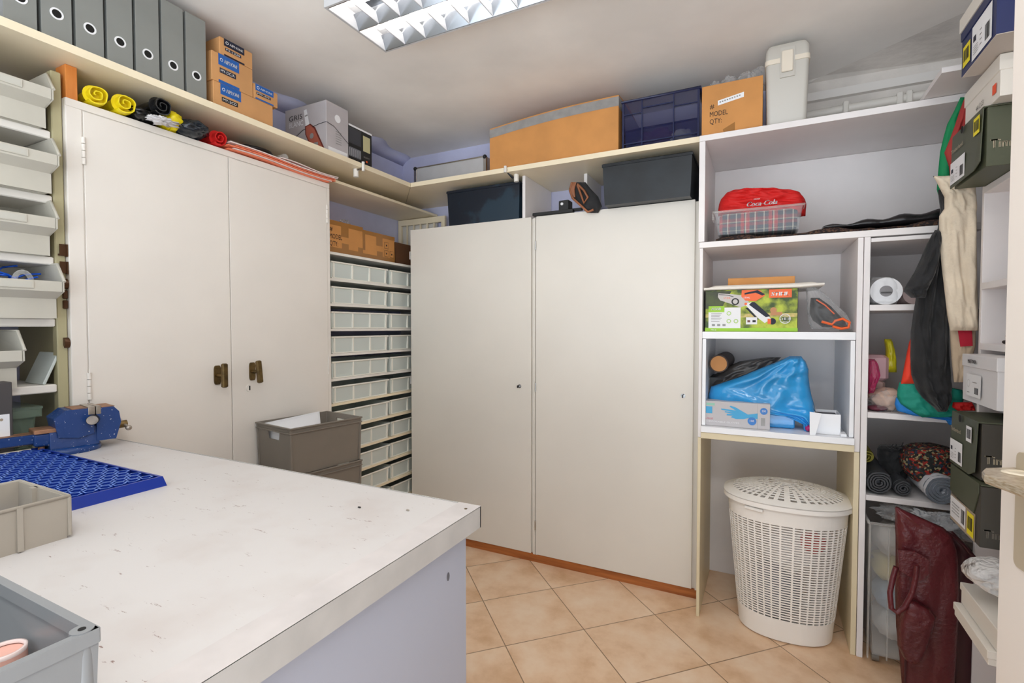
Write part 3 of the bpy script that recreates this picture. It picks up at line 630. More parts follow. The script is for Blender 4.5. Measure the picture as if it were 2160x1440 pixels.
# ================================================================ CORNER DRAWER RACK
DX = -2.085
t = thing('drawer_rack', (-2.25, 2.45, 0), 'tall white shelf rack of small drawers in the corner', 'rack')
for y in (1.94, 2.965):
    m = MB(t.location); m.box(XL, DX - .01, y, y + .018, 0, 2.135, white); m.build('side_panel', t)
DZ = [1.757 - .0001] + [1.615 - .1362 * k for k in range(12)]
for i, z in enumerate(DZ):
    m = MB(t.location); m.box(XL, DX + .004, 1.958, 2.965, z - .014, z, cream if i > 5 else white); m.build('shelf_board', t, bevel=.001)
m = MB(t.location); m.box(XL, DX, 1.958, 2.965, 2.135, 2.15, cream); m.build('top_board', t, bevel=.001)
def make_drawer(w):
    t = thing('drawer_bin', (0, 0, 0), '', 'drawer', 'plastic drawers in the corner rack'); m = MB()
    m.tub(-.28, -.001, 0, w, 0, .09, .003, drawm, .007); m.build('tub', t); m = MB(); m.tube([(.001, .0, .088), (.001, w, .088)], .005, drib, 8); n = max(2, int(w / .14))
    for k in range(n + 1):
        y = .02 + (w - .04) * k / n; m.box(-.007, .003, y - .005, y + .005, .004, .088, drib, .001)
    m.box(-.008, -.001, .008, w - .008, .0, .006, drib); m.build('front_ribs', t); return t
names = ['topmost', 'second', 'third', 'fourth', 'fifth', 'sixth', 'seventh', 'eighth', 'ninth', 'tenth', 'eleventh']
A = make_drawer(.455); B = make_drawer(.36)
for i in range(11):
    z = DZ[i + 1] + .001; row = 'in the ' + names[i] + (' row' if i else ' row') + ' of the corner rack'
    la = 'wide left white drawer ' + row; lb = 'right white drawer beside the cupboard, ' + row
    if i == 0: A.location = (DX, 1.975, z); A['label'] = la; B.location = (DX - .006, 2.455, z); B['label'] = lb
    else:
        dup(A, (DX + (.004 if i > 5 else 0), 1.975, z), la); dup(B, (DX - .012 + .008 * ((i * 5) % 3) / 2, 2.452 + .006 * (i % 2), z), lb)
def taped(y0, y1, z0, z1, x1, lab, txt):
    t = carton('taped_box', x1 - .25, x1, y0, y1, z0, z1, card2, lab, grp='taped boxes on the corner rack'); w = y1 - y0; h = z1 - z0
    m = MB(t.location); F = Face(m, (x1, y0, z0), UY)
    F.rect(0, 0, w, h * .18, tape); F.rect(0, h * .86, w, h * .14, tape); F.rect(w * .4, h * .55, w * .2, h * .4, tape); F.rect(w * .42, 0, w * .18, h * .35, tape); F.rect(0, h * .3, w * .07, h * .6, tape); F.rect(w * .86, h * .1, w * .14, h * .22, tape)
    if txt: F.text('#', .03, h * .66, h * .14, inkb); F.text('MODEL', .03, h * .44, h * .15, inkb, w=.09); F.text('QTY:', .03, h * .22, h * .15, inkb, w=.06)
    else:
        for a, b in ((.66, .5), (.66, .2), (.83, .2)): F.rect(w * a, h * b, w * .13, h * .24, inkb, .001); F.rect(w * a + .002, h * b + .002, w * .13 - .004, h * .24 - .004, card2, .0015); F.circ(w * (a + .065), h * (b + .12), .006, inkb, .002, 10)
    m.build('tape_and_print', t); return t
taped(1.962, 2.245, 1.757, 1.935, -2.11, 'taped brown box printed MODEL QTY on the corner rack', True)
taped(2.255, 2.54, 1.757, 1.925, -2.12, 'taped brown box with small handling symbols on the corner rack', False)
carton('dark_box', -2.38, -2.13, 2.56, 2.8, 1.757, 1.9, cardd, 'dark brown box half hidden behind the left tall cupboard')
m = MB((-2.2, 2.3, 1.94)); m.blob((-2.25, 2.24, 1.955), (.03, .04, .035), clr, 5, .4, 3, flat=1.936); tag(m.build('plastic_wrap'), 'scrap of clear wrap on top of the taped boxes', 'wrap')
t = thing('lattice_frame', (-2.1, 2.9, 1.8), 'white barred frame standing behind the left cupboard corner', 'frame')
m = MB(t.location); m.box(-2.41, -2.385, 2.93, 2.95, 1.76, 2.13, cream); m.box(-2.03, -2.0, 2.93, 2.95, 1.76, 2.13, cream); m.box(-2.385, -2.03, 2.93, 2.95, 2.09, 2.13, cream); m.build('frame', t); m = MB(t.location)
for k in range(5): m.box(-2.34 + k * .06, -2.33 + k * .06, 2.935, 2.945, 1.76, 2.09, cream)
m.build('bars', t)

# ================================================================ TALL CUPBOARDS
YW = 2.59
def cupboard(x0, x1, dx0, dx1, lab, kx, hx):
    t = thing('tall_cupboard', ((x0 + x1) / 2, 2.8, .05), lab, 'cupboard', 'tall white cupboards')
    m = MB(t.location); m.box(x0, x1, YW + .018, YB - .004, .047, 1.965, wardw); m.box(x0, x0 + .012, YW + .004, YW + .018, .046, 1.965, wardw); m.box(x1 - .012, x1, YW + .004, YW + .018, .046, 1.965, wardw); m.build('body', t)
    m = MB(t.location); m.box(dx0, dx1, YW, YW + .017, .05, 1.972, wardw); d = m.build('door', t, bevel=.0015)
    m = MB(t.location); m.cyl((kx, YW - .001, 1.01), (kx, YW, 1.01), .011, chrome, 16); m.cyl((kx, YW - .012, 1.01), (kx, YW - .001, 1.01), .004, chrome, 10); m.box(kx - .002, kx + .002, YW - .032, YW - .012, 1.003, 1.018, black, .0008); m.build('key', d)
    for z in (1.81, 1.01, .22):
        m = MB(t.location); m.cyl((hx, YW - .004, z - .025), (hx, YW - .004, z + .025), .004, chrome, 8); m.build('hinge', d)
    return t
cupboard(-2.034, -1.158, -2.032, -1.182, 'left tall white cupboard with a single door, next to the corner drawers', -1.254, -2.034)
cupboard(-1.154, -.278, -1.150, -.305, 'right tall white cupboard with a single door, beside the open shelving', -.352, -1.152)
m = MB((-1.15, 2.8, 0)); m.box(-2.034, -.278, 2.60, 2.63, 0, .046, wood); tag(m.build('plinth_board'), 'brown wooden plinth board under the two tall cupboards', 'plinth')
ZT = 1.973
# partitions above the cupboards
for x, y0, la in ((-1.232, 2.6, 'white upright partition beside the dark blue metal box'), (-.905, 2.72, 'white upright partition behind the brown leather case')):
    m = MB((x, 2.8, ZT)); m.box(x - .009, x + .009, y0, YB - .01, ZT, ZS - .027, mel); tag(m.build('partition_board'), la, 'board', 'partition boards above the cupboards')
def steel_box(x0, x1, y0, y1, z0, z1, mt, lab):
    t = thing('metal_box', ((x0 + x1) / 2, (y0 + y1) / 2, z0), lab, 'box'); m = MB(t.location)
    m.tub(x0, x1, y0, y1, z0, z1, .003, mt, .008, .004, .012); m.build('box_body', t); m = MB(t.location); m.tube([(x0, y0, z1), (x1, y0, z1), (x1, y1, z1), (x0, y1, z1)], .004, mt, 6, closed=True); m.build('rolled_rim', t); return t
steel_box(-1.758, -1.262, 2.605, 2.85, ZT + .001, 2.185, metaln, 'dark blue metal box standing above the left tall cupboard')
steel_box(-.745, -.312, 2.515, 2.85, ZT + .001, 2.178, metalb, 'glossy black metal box standing above the right tall cupboard')
m = MB((-1.05, 2.62, ZT)); m.box(-1.17, -.93, 2.58, 2.61, ZT + .001, ZT + .018, black, .002); m.box(-1.02, -.96, 2.6, 2.66, ZT + .018, ZT + .075, black, .004); m.cyl((-1.0, 2.598, ZT + .055), (-1.0, 2.6, ZT + .055), .008, paper, 12); m.box(-.97, -.9, 2.64, 2.66, ZT + .02, ZT + .034, black); tag(m.build('bar_clamp'), 'black plastic clamp lying on top of the right cupboard', 'clamp')
t = thing('leather_case', (-.86, 2.6, ZT), 'open brown and black leather case on the right cupboard', 'case')
bl_ = mat('brown_leather', (150, 92, 58), .5, var=.1)
m = MB(t.location); m.puff([(1205, 1235, 384), (1200, 1246, 398), (1204, 1262, 415), (1225, 1270, 435), (1240, 1262, 449)], 'Y', 2.58, (0, -1, 0), .05, blackc, .004, 2, 1, 10, 3); m.build('case_body', t)
m = MB(t.location); m.tube([at(x, y, 'Y', 2.545) for x, y in ((1206, 385), (1202, 402), (1208, 418), (1224, 432), (1240, 447), (1252, 442))], .006, bl_, 8); m.tube([at(x, y, 'Y', 2.545) for x, y in ((1218, 388), (1232, 402), (1240, 416), (1232, 428), (1226, 412), (1218, 390))], .006, bl_, 8); m.puff([(1204, 1216, 384), (1201, 1212, 400), (1206, 1214, 416)], 'Y', 2.548, (0, -1, 0), .012, bl_, .001, 1, 1, 6, 3); m.build('leather_trim', t)

# ================================================================ ON THE BACK SHELF
t = thing('aluminium_case', (-1.81, 2.8, ZS), 'aluminium carrying case lying in the shelf corner', 'case')
m = MB(t.location); m.box(-2.08, -1.54, 2.705, 2.95, ZS, 2.405, alu, .004); m.build('case_shell', t)
m = MB(t.location)
for z in (ZS + .003, 2.402): m.tube([(-2.08, 2.704, z), (-1.54, 2.704, z)], .005, chrome, 8)
for x in (-2.075, -1.545): m.box(x - .012, x + .012, 2.697, 2.71, ZS, 2.407, chrome, .003)
m.build('edge_trim', t); m = MB(t.location)
for x in (-2.075, -1.545):
    for z in (ZS + .012, 2.398): m.blob((x, 2.7, z), (.013, .013, .013), black, 1, 0, 1, 8)
m.build('corner_caps', t)
for x in (-2.0, -1.63):
    m = MB(t.location); m.box(x - .02, x + .02, 2.692, 2.705, ZS + .02, ZS + .07, chrome, .002); m.box(x - .012, x + .012, 2.688, 2.692, ZS + .03, ZS + .06, steel); m.build('latch', t)
# big box with bowed top
t = thing('large_box', (-1.04, 2.74, ZS), 'large orange cardboard box with bulging grey-taped top', 'box')
m = MB(t.location); x0, x1 = -1.412, -.668; R = []
for k in range(13):
    u = k / 12; x = x0 + (x1 - x0) * u; zt_ = 2.482 + .04 * u + .012 * math.sin(PI * u); yy = 2.525
    R.append([(x, yy, ZS), (x, yy, zt_), (x, yy + .2, zt_ + .02), (x, 2.96, zt_), (x, 2.96, ZS)])
m.loft(R, card2, smooth=False); m.build('carton', t, bevel=.003)
m = MB(t.location); R = []
for k in range(13):
    u = k / 12; x = x0 - .001 + (x1 - x0 + .002) * u; zt_ = 2.482 + .04 * u + .012 * math.sin(PI * u)
    R.append([(x, 2.5235, zt_ - .055), (x, 2.5235, zt_ - .008)])
m.loft(R, gtape, cap=False, closed=False); m.add([(x1 + .001, 2.524, 2.46), (x1 + .001, 2.6, 2.46), (x1 + .001, 2.6, 2.52), (x1 + .001, 2.524, 2.515)], [(0, 1, 2, 3)], gtape)
m.build('grey_tape', t)
t = thing('storage_crate', (-.46, 2.7, ZS), 'translucent navy blue plastic crate on the back shelf', 'crate')
m = MB(t.location); m.tub(-.645, -.285, 2.53, 2.9, ZS + .001, 2.478, .003, navyclr, .01); m.build('crate_shell', t)
m = MB(t.location); m.tube([(-.65, 2.526, 2.478), (-.28, 2.526, 2.478), (-.28, 2.9, 2.478), (-.65, 2.9, 2.478)], .007, navy, 8, closed=True)
for x in (-.55, -.4): m.box(x - .003, x + .003, 2.522, 2.53, ZS + .003, 2.47, navy)
for x in (-.645, -.288): m.box(x - .004, x + .006, 2.524, 2.534, ZS + .003, 2.47, navy)
m.box(-.64, -.29, 2.523, 2.53, ZS + .025, ZS + .03, navy); m.box(-.55, -.4, 2.522, 2.53, 2.43, 2.436, navy); m.box(-.64, -.55, 2.523, 2.53, 2.41, 2.414, navy); m.box(-.4, -.29, 2.523, 2.53, 2.41, 2.414, navy); m.build('ribs', t)
m = MB((-.46, 2.7, ZS)); m.blob((-.5, 2.7, ZS + .07), (.1, .11, .06), mat('purple_cloth', (120, 84, 110), .9), 3, .3, 3, flat=ZS + .006); m.blob((-.38, 2.68, ZS + .06), (.06, .09, .04), paper, 6, .3, 3, flat=ZS + .006); tag(m.build('cloth_pile'), 'folded cloths showing through the navy crate', 'cloth')
t = thing('model_box', (-.14, 2.6, 2.22), 'cardboard box printed MODEL QTY with plastic bags on top', 'box')
XM0, XM1, ZM = -.266, -.016, 2.221
m = MB(t.location); m.box(XM0, XM1, 2.465, 2.72, ZM, 2.448, card2, .0015); m.build('carton', t)
m = MB(t.location); F = Face(m, (XM0, 2.465, ZM), UX); F.text('#', .035, .12, .022, inkb); F.text('MODEL', .035, .085, .022, inkb, w=.075); F.text('QTY:', .035, .052, .022, inkb, w=.05)
F.poly([(.068, .13), (.175, .148), (.175, .17), (.068, .152)], paper); 
for k in range(9): F.rect(.075 + k * .01, .141 + k * .0017, .006, .006, gtape, .0012)
F.poly([(.09, .02), (.14, .045), (.14, .0), (.095, .0)], tape); m.build('printed_text', t)
for i, (x, y, s, lb) in enumerate(((-.215, 2.53, .028, 'small clear bag at the left corner of the MODEL box top'), (-.155, 2.54, .038, 'greenish clear plastic bag in the middle of the MODEL box top'), (-.085, 2.55, .042, 'clear bag near the right of the MODEL box top'), (-.035, 2.57, .055, 'tallest clear plastic bag, beside the grey cooler'))):
    m = MB((x, y, 2.45)); m.blob((x, y, 2.45 + s * .55), (s * .95, s * .8, s * .8), clr, i * 3, .35, 2.2, 18, flat=2.449); tag(m.build('plastic_bag'), lb, 'bag', 'clear bags on the MODEL box')
# cooler
t = thing('cooler', (.08, 2.56, 2.221), 'light grey plastic cooler with latch standing on the top shelf', 'cooler')
cg = mat('cooler_grey', (196, 192, 184), .4); cl = mat('cooler_cream', (226, 216, 200), .4)
m = MB(t.location); X0, X1, Y0, Y1, ZB = -.006, .158, 2.47, 2.72, 2.221
def rcr(e, z, r=.018):
    return [(x, y, z) for x, y in rr(X0 + e, X1 - e, Y0 + e, Y1 - e, r, 4)]
m.loft([rcr(.012, ZB), rcr(.006, ZB + .01), rcr(0, 2.485)], cg, smooth=True); m.build('cooler_body', t)
m = MB(t.location); m.loft([rcr(-.004, 2.485), rcr(-.004, 2.505)], cl, smooth=True); m.build('lid_rim', t)
m = MB(t.location)
m.loft([rcr(-.002, 2.505), rcr(0, 2.55), rcr(.01, 2.568)], cg, smooth=True); m.box(X0 + .055, X0 + .11, Y0 - .006, Y0 + .01, 2.42, 2.545, cg); m.build('lid', t)
m = MB(t.location); m.box(X0 + .06, X0 + .104, Y0 - .014, Y0 - .004, 2.44, 2.53, cl, .003); m.build('latch', t)

# ================================================================ RIGHT OPEN SHELVING
YF = 2.44; t = thing('open_shelving', (.2, 2.7, 0), 'white open shelving unit filling the wall right of the cupboards', 'shelving')
def brd(name, x0, x1, y0, y1, z0, z1, mt, bv=.0015):
    m = MB(t.location); m.box(x0, x1, y0, y1, z0, z1, mt); return m.build(name, t, bevel=bv)
YI = 2.95
brd('top_board', -.272, .72, YF, YI + .045, 2.194, 2.22, mel)
brd('side_panel', -.272, -.246, YF, YI, 1.74, 2.193, mel)
brd('back_panel', -.272, 1.0, YI, YI + .012, 0, 2.193, mel)
brd('long_shelf', -.268, .72, YF, YI, 1.712, 1.738, mel)
brd('side_panel', -.266, -.252, YF + .004, YI, 0, .841, beige); brd('side_panel', -.266, -.252, YF + .004, YI, .842, 1.711, mel)
brd('lower_partition', .336, .355, YF, YI, 0, .841, beige); brd('lower_partition', .336, .355, YF, YI, .842, 1.711, mel)
brd('partition', .357, .378, YF - .004, YI, 0, 1.711, mel)
brd('cubby_board', -.251, .335, YF, YI, 1.298, 1.33, melb); 
brd('cubby_side', -.25, -.234, YF + .002, YI, .9, 1.296, melb); brd('cubby_side', .318, .334, YF + .002, YI, .9, 1.296, melb)
brd('cubby_base', -.251, .335, YF - .02, YI, .8715, .898, melb); brd('cubby_base_board', -.2515, .3355, YF - .014, YI, .842, .87, beige)
brd('shelf', .379, .70, YF, YI, 1.69, 1.706, mel); brd('shelf', .379, .98, YF, YI, 1.416, 1.44, mel); brd('shelf', .379, .98, YF, YI, .985, 1.008, mel); brd('shelf', .379, .98, YF, YI, .65, .672, mel)
m = MB((.75, 2.6, 2.222)); m.box(.535, .95, 2.22, 2.94, 2.222, 2.24, mel); tag(m.build('loose_board'), 'loose white board lying crosswise on the top right shelf', 'board')

# -- long shelf contents
rugm = magic('rug_pattern', [(34, 24, 22), (70, 48, 40), (30, 22, 24), (88, 62, 46)], 150)
m = MB((.2, 2.6, 1.739)); R = []
for k in range(30):
    x = -.2 + k * .8 / 29; h = .012 + .014 * max(0, math.sin(k * .5)) + .006 * noise.noise(Vector((k * .7, 0, 0))); yy = YF + .02 + .008 * math.sin(k * .6)
    R.append([(x, yy, 1.739), (x, yy - .003, 1.739 + h * .5), (x, yy + .01, 1.739 + h), (x, 2.8, 1.739 + h), (x, 2.82, 1.739)])
m.loft(R, rugm, smooth=True); tag(m.build('folded_rug'), 'dark patterned rug lying flat along the middle shelf', 'rug')
m = MB((.45, 2.6, 1.77)); R = []
for k in range(24):
    x = .22 + k * .4 / 23; h = .012 + .03 * k / 23 + .006 * math.sin(k * .9); z0 = 1.767
    R.append([(x, YF + .05, z0), (x, YF + .045, z0 + h * .5), (x, YF + .07, z0 + h), (x, 2.78, z0 + h), (x, 2.8, z0)])
m.loft(R, mat('black_film', (28, 26, 28), .25, bump=.5, bscale=12), smooth=True); tag(m.build('black_sheet'), 'black plastic sheet covering the right end of the rug', 'sheet')
t = thing('plaid_tub', (-.02, 2.6, 1.765), 'clear plastic tub on the middle shelf holding a plaid blanket', 'tub')
TX0, TX1 = -.205, .142
m = MB(t.location); zb = 1.768; m.tub(TX0, TX1, YF + .01, 2.72, zb, 1.868, .003, clear('tub_clear', (220, 226, 232), .1, .12), .014); m.build('tub', t)
m = MB(t.location); m.tube([(TX0 - .006, YF + .004, 1.868), (TX1 + .006, YF + .004, 1.868), (TX1 + .006, 2.726, 1.868), (TX0 - .006, 2.726, 1.868)], .005, clr2, 8, closed=True); m.box(TX0 - .012, TX0 - .004, YF + .03, YF + .1, 1.84, 1.868, clr2); m.build('rim', t)
pl1 = plaid('blanket_plaid', [(.12, (200, 190, 170)), (.16, (36, 44, 60)), (.3, (176, 40, 44)), (.42, (40, 46, 60)), (.46, (210, 196, 170)), (.5, (176, 40, 44)), (.62, (36, 44, 60)), (.8, (214, 204, 186)), (.84, (120, 40, 50)), (.9, (36, 44, 60))], 9, (36, 44, 60))
m = MB((-.02, 2.6, zb)); m.box(TX0 + .018, TX1 - .018, YF + .03, 2.70, zb + .005, 1.863, pl1, .012); tag(m.build('plaid_blanket'), 'red and navy plaid blanket folded inside the clear tub', 'blanket')
t = thing('red_bag', (-.03, 2.6, 1.87), 'red fabric bag with white script lettering on the plaid tub', 'bag')
m = MB(t.location); m.puff([(1548, 1668, 404), (1530, 1690, 410), (1521, 1698, 420), (1517, 1701, 430), (1515, 1700, 442), (1515, 1699, 456)], 'Y', 2.56, (0, -1, 0), .17, red, .011, 4, 2, 36, 6); m.build('bag_body', t)
m = MB(t.location); F = Face(m, at(1574, 436, 'Y', 2.455), UX); F.text('Coca-Cola', 0, 0, .02, paper, w=.12, l=.0, slant=.3, bold=.0006); F.text('DRINK', .03, .027, .005, paper, w=.025, l=0); m.build('script_print', t)
m = MB(t.location); m.tube([at(x, y, 'Y', 2.55) for x, y in ((1566, 410), (1572, 402), (1590, 400), (1606, 404), (1612, 412))], .008, mat('red_strap', (130, 14, 16), .8), 8); m.build('handle', t)

# -- cubby one
ZQ = 1.331; XS0, XS1 = -.243, .131
t = thing('chainsaw_carton', (-.05, 2.55, ZQ), 'green leafy carton with a pruner picture and orange corner in the upper cubby', 'box')
ZSB = 1.518
m = MB(t.location); m.box(XS0, XS1, 2.475, 2.75, ZQ, ZSB, mat('carton_black', (48, 42, 34), .5), .001); m.build('carton', t)
w, h = XS1 - XS0, ZSB - ZQ; m = MB(t.location); F = Face(m, (XS0, 2.475, ZQ), UX)
foli = mat('foliage_print', (60, 82, 30), .5, rgb2=(186, 200, 60), vscale=16, thresh=(.4, .6)); lime = mat('lime_print', (158, 206, 52), .5)
F.rect(.002, .0, w - .004, h, foli); F.poly([(.002, h * .55), (w * .2, h * .62), (w * .3, h * .98), (.002, h * .98)], mat('print_dark', (74, 84, 44), .5, rgb2=(52, 50, 46), vscale=20), .001)
F.rect(.002, h * .34, w - .004, h * .09, mat('grass_print', (150, 160, 60), .5, rgb2=(214, 190, 120), vscale=50), .001)
F.rect(0, 0, w, h * .085, lime, .0012); F.rect(w * .04, h * .08, w * .36, h * .5, paper, .0014); F.rect(w * .04, h * .47, w * .18, h * .15, lime, .0017)
F.text('AS60', w * .07, h * .52, h * .065, paper, w=w * .11, l=.002, bold=.0006); F.text('MPA 20', w * .07, h * .02, h * .035, paper, w=w * .06, l=.002)
for k in range(6): F.rect(w * .07, h * (.43 - k * .038), w * (.12 - .012 * (k % 3)), h * .012, gtape, .002)
for a, b in ((.27, .44), (.27, .25), (.35, .25)): F.ring(w * a, h * b, h * .05, h * .014, lime, .002, 14)
for k in range(3): F.rect(w * (.08 + k * .06), h * .13, w * .035, h * .05, gtape, .002)
sg = mat('saw_grey', (198, 192, 188), .4); so = mat('saw_orange', (240, 102, 32), .4)
F.poly([(w * .15, h * .93), (w * .3, h * .9), (w * .44, h * .86), (w * .5, h * .66), (w * .4, h * .58), (w * .3, h * .66), (w * .17, h * .76), (w * .145, h * .84)], sg, .002)
F.line([(w * .155, h * .9), (w * .25, h * .88), (w * .32, h * .84)], h * .014, inkb, .0024); F.text('STIHL', w * .21, h * .79, h * .045, so, w=w * .08, l=.0024)
F.poly([(w * .41, h * .99), (w * .6, h * .99), (w * .66, h * .85), (w * .56, h * .72), (w * .45, h * .74), (w * .405, h * .84)], so, .0024); F.poly([(w * .44, h * .92), (w * .58, h * .98), (w * .66, h * .88), (w * .63, h * .85), (w * .56, h * .92), (w * .44, h * .88)], inkn, .0028); F.text('STIHL', w * .43, h * .79, h * .04, paper, w=w * .07, l=.003)
F.ring(w * .34, h * .72, h * .085, h * .03, inkb, .0024, 16)
F.poly([(w * .44, h * .66), (w * .52, h * .7), (w * .73, h * .3), (w * .66, h * .2), (w * .6, h * .3)], paper, .0026); F.poly([(w * .49, h * .64), (w * .52, h * .7), (w * .55, h * .7), (w * .72, h * .36), (w * .67, h * .34)], inkn, .003); F.poly([(w * .45, h * .57), (w * .48, h * .57), (w * .6, h * .28), (w * .57, h * .3)], inkn, .003)
F.circ(w * .74, h * .24, h * .075, inkn, .003); F.rect(w * .69, h * .18, w * .035, h * .12, so, .0034); F.circ(w * .455, h * .66, h * .03, so, .0034)
F.rect(w * .46, h * .17, w * .12, h * .17, paper, .003); F.rect(w * .475, h * .22, w * .03, h * .05, pkd, .0036); F.rect(w * .53, h * .22, w * .035, h * .05, inkb, .0036)
F.rect(w * .7, h * .79, w * .235, h * .2, so, .003); F.text('STIHL', w * .725, h * .84, h * .085, paper, w=w * .18, l=.0036, slant=.15, bold=.0012)
F.ring(w * .87, h * .3, h * .115, h * .015, paper, .003); F.text('STIHL', w * .81, h * .27, h * .06, paper, w=w * .12, l=.0036, bold=.0006); F.text('ORIGINAL', w * .825, h * .35, h * .025, paper, w=w * .08, l=.0036); F.text('2020', w * .845, h * .215, h * .03, paper, w=w * .05, l=.0036)
F.circ(w * .75, h * .5, h * .07, mat('log_print', (196, 140, 96), .6), .0022); F.rect(w * .72, h * .38, w * .12, h * .08, mat('log_print', (196, 140, 96)), .0022)
m.build('printed_front', t)
t2 = carton('flat_box', -.15, .12, 2.52, 2.9, 1.5415, 1.575, card2, 'flat brown box lying on the white padded mailer')
m = MB((-.02, 2.6, ZSB)); R = []
x0, x1 = -.248, .225
for k in range(21):
    u = k / 20; x = x0 + (x1 - x0) * u; e = min(1, min(u, 1 - u) * 10 + .15); z = ZSB + .002 + (.006 if u > .8 else 0) * (u - .8) * 5
    R.append([(x, 2.455, z + .004), (x, 2.46, z), (x, 2.8, z), (x, 2.8, z + .02 * e), (x, 2.47, z + .02 * e), (x, 2.456, z + .01)])
m.loft(R, mat('mailer_white', (236, 230, 220), .35, bump=.3, bscale=60), smooth=True); tag(m.build('padded_mailer'), 'white padded mailer lying on the pruner carton', 'mailer')
t = thing('bagged_pruner', (.22, 2.6, ZQ), 'black and orange tool in a clear bag beside the pruner carton', 'tool')
m = MB(t.location); m.puff([(1710, 1728, 628), (1708, 1752, 645), (1708, 1768, 662), (1715, 1782, 676), (1735, 1788, 690)], 'Y', 2.52, (0, -1, 0), .06, black, .004, 2, 3, 12, 4); m.build('tool_body', t)
m = MB(t.location); m.tube([at(x, y, 'Y', 2.475) for x, y in ((1733, 678), (1755, 684), (1762, 676), (1778, 672), (1792, 680), (1790, 690), (1775, 693), (1756, 688))], .0055, orange, 8); m.tube([at(x, y, 'Y', 2.485) for x, y in ((1722, 632), (1740, 643), (1760, 662))], .003, orange, 6); m.build('orange_grip', t)
m = MB(t.location); m.puff([(1700, 1716, 604), (1700, 1742, 620), (1702, 1762, 640), (1703, 1784, 660), (1706, 1796, 680), (1712, 1797, 694)], 'Y', 2.52, (0, -1, 0), .1, clr, .006, 4, 5, 16, 4); m.build('clear_bag', t)

# -- cubby two
ZU = .899
t = thing('blue_bag', (.05, 2.6, ZU), 'bright blue plastic bag around a box in the lower cubby', 'bag')
m = MB(t.location); m.box(-.2, .128, 2.53, 2.8, ZU + .001, 1.05, bluebag, .004); m.build('wrapped_box', t)
m = MB(t.location); m.puff([(1665, 1690, 751), (1640, 1700, 762), (1600, 1706, 778), (1560, 1706, 795), (1500, 1708, 815), (1494, 1712, 835), (1494, 1718, 855), (1560, 1720, 866), (1650, 1718, 875), (1690, 1712, 890), (1694, 1705, 905), (1694, 1698, 914)], 'Y', 2.56, (0, -1, 0), .13, bluebag, .009, 4, 2, 30, 4); m.build('bag_skin', t)
t = thing('glove_box', (-.12, 2.47, ZU), 'grey box of disposable gloves with a blue hand print', 'box')
gb = mat('glove_box_grey', (196, 192, 194), .5); gx0, gx1 = -.243, .03
m = MB(t.location); m.box(gx0, gx1, 2.455, 2.525, ZU, 1.012, gb, .001); m.build('carton', t)
m = MB(t.location); F = Face(m, (gx0, 2.455, ZU), UX); gw, gh = gx1 - gx0, .113
bg = mat('glove_print', (70, 170, 220), .5); bd = mat('badge_blue', (40, 120, 200), .4)
hand = [(.27, .72), (.42, .70), (.5, .68), (.4, .82), (.42, .86), (.5, .8), (.6, .66), (.68, .55), (.82, .62), (.82, .4), (.7, .42), (.62, .36), (.5, .34), (.42, .4), (.46, .46), (.36, .46), (.36, .52), (.45, .54), (.33, .58), (.33, .62), (.46, .61), (.28, .67)]
F.poly([(a * gw, b * gh) for a, b in hand], bg); F.rect(.01, gh * .5, gw * .1, gh * .28, bg); F.rect(.012, gh * .82, gw * .13, gh * .1, mat('mint_print', (150, 200, 180), .5))
F.text('LARGE', .008, gh * .26, gh * .07, mat('pink_ink', (200, 90, 110), .5), w=gw * .12); F.text('DISPOSABLE GLOVES', .014, gh * .15, gh * .06, paper, w=gw * .5)
F.circ(gw * .91, gh * .72, gw * .055, bd, .0014); F.circ(gw * .74, gh * .3, gw * .065, bd, .0014); F.text('200', gw * .88, gh * .69, gh * .08, paper, w=gw * .06, l=.002); F.text('100', gw * .71, gh * .27, gh * .08, paper, w=gw * .06, l=.002); F.rect(gw * .82, 0, .001, gh, gtape); F.rect(gw * .87, gh * .15, gw * .06, gh * .3, gtape)
m.build('printed_front', t)
t = thing('cardboard_tube', (-.2, 2.65, 1.16), 'brown cardboard tube resting on the black pouch in the cubby', 'tube')
a = at(1516, 767, 'Y', 2.53); m = MB(t.location); m.cyl(a, a + Vector((.01, .35, 0)), .042, mat('tube_dark', (52, 34, 24), .6), 28); m.build('tube_wall', t); m = MB(t.location); m.cyl(a + Vector((0, -.001, 0)), a + Vector((0, .002, 0)), .036, mat('tube_cap', (186, 128, 70), .6), 28); m.build('end_cap', t)
m = MB((-.1, 2.66, 1.05)); m.puff([(1620, 1648, 753), (1560, 1640, 762), (1530, 1630, 775), (1508, 1600, 790), (1500, 1560, 806), (1498, 1530, 818)], 'Y', 2.66, (0, -1, 0), .1, mat('grey_pouch', (70, 66, 64), .35, bump=.5, bscale=10), .006, 4, 3, 20, 4); m.box(-.235, -.02, 2.62, 2.82, 1.052, 1.105, black); tag(m.build('grey_pouch'), 'dark grey shiny pouch between the tube and blue bag', 'pouch')
t = thing('torn_carton', (.25, 2.5, ZU), 'small white opened carton at the right of the lower cubby', 'box')
m = MB(t.location); m.tub(.2, .292, 2.47, 2.6, ZU, .985, .002, melb); m.box(.21, .284, 2.49, 2.59, .94, .975, mat('grey_fill', (90, 88, 92), .8)); m.build('carton', t)
m = MB(t.location); A_ = [at(1708, 868, 'Y', 2.45), at(1733, 872, 'Y', 2.45), at(1716, 932, 'Y', 2.43), at(1708, 930, 'Y', 2.43)]; m.loft([[p for p in A_], [p + Vector((0, .003, 0)) for p in A_]], melb); m.build('torn_flap', t); m = MB(t.location); m.box(.29, .31, 2.44, 2.5, ZU, ZU + .012, melb); m.build('side_flap', t)
m = MB((.16, 2.5, ZU)); m.blob((.178, 2.5, ZU + .015), (.012, .02, .014), mat('magenta', (190, 30, 110), .4), 1, .1, 2, 8); tag(m.build('magenta_cap'), 'magenta item between the blue bag and white carton', 'cap')

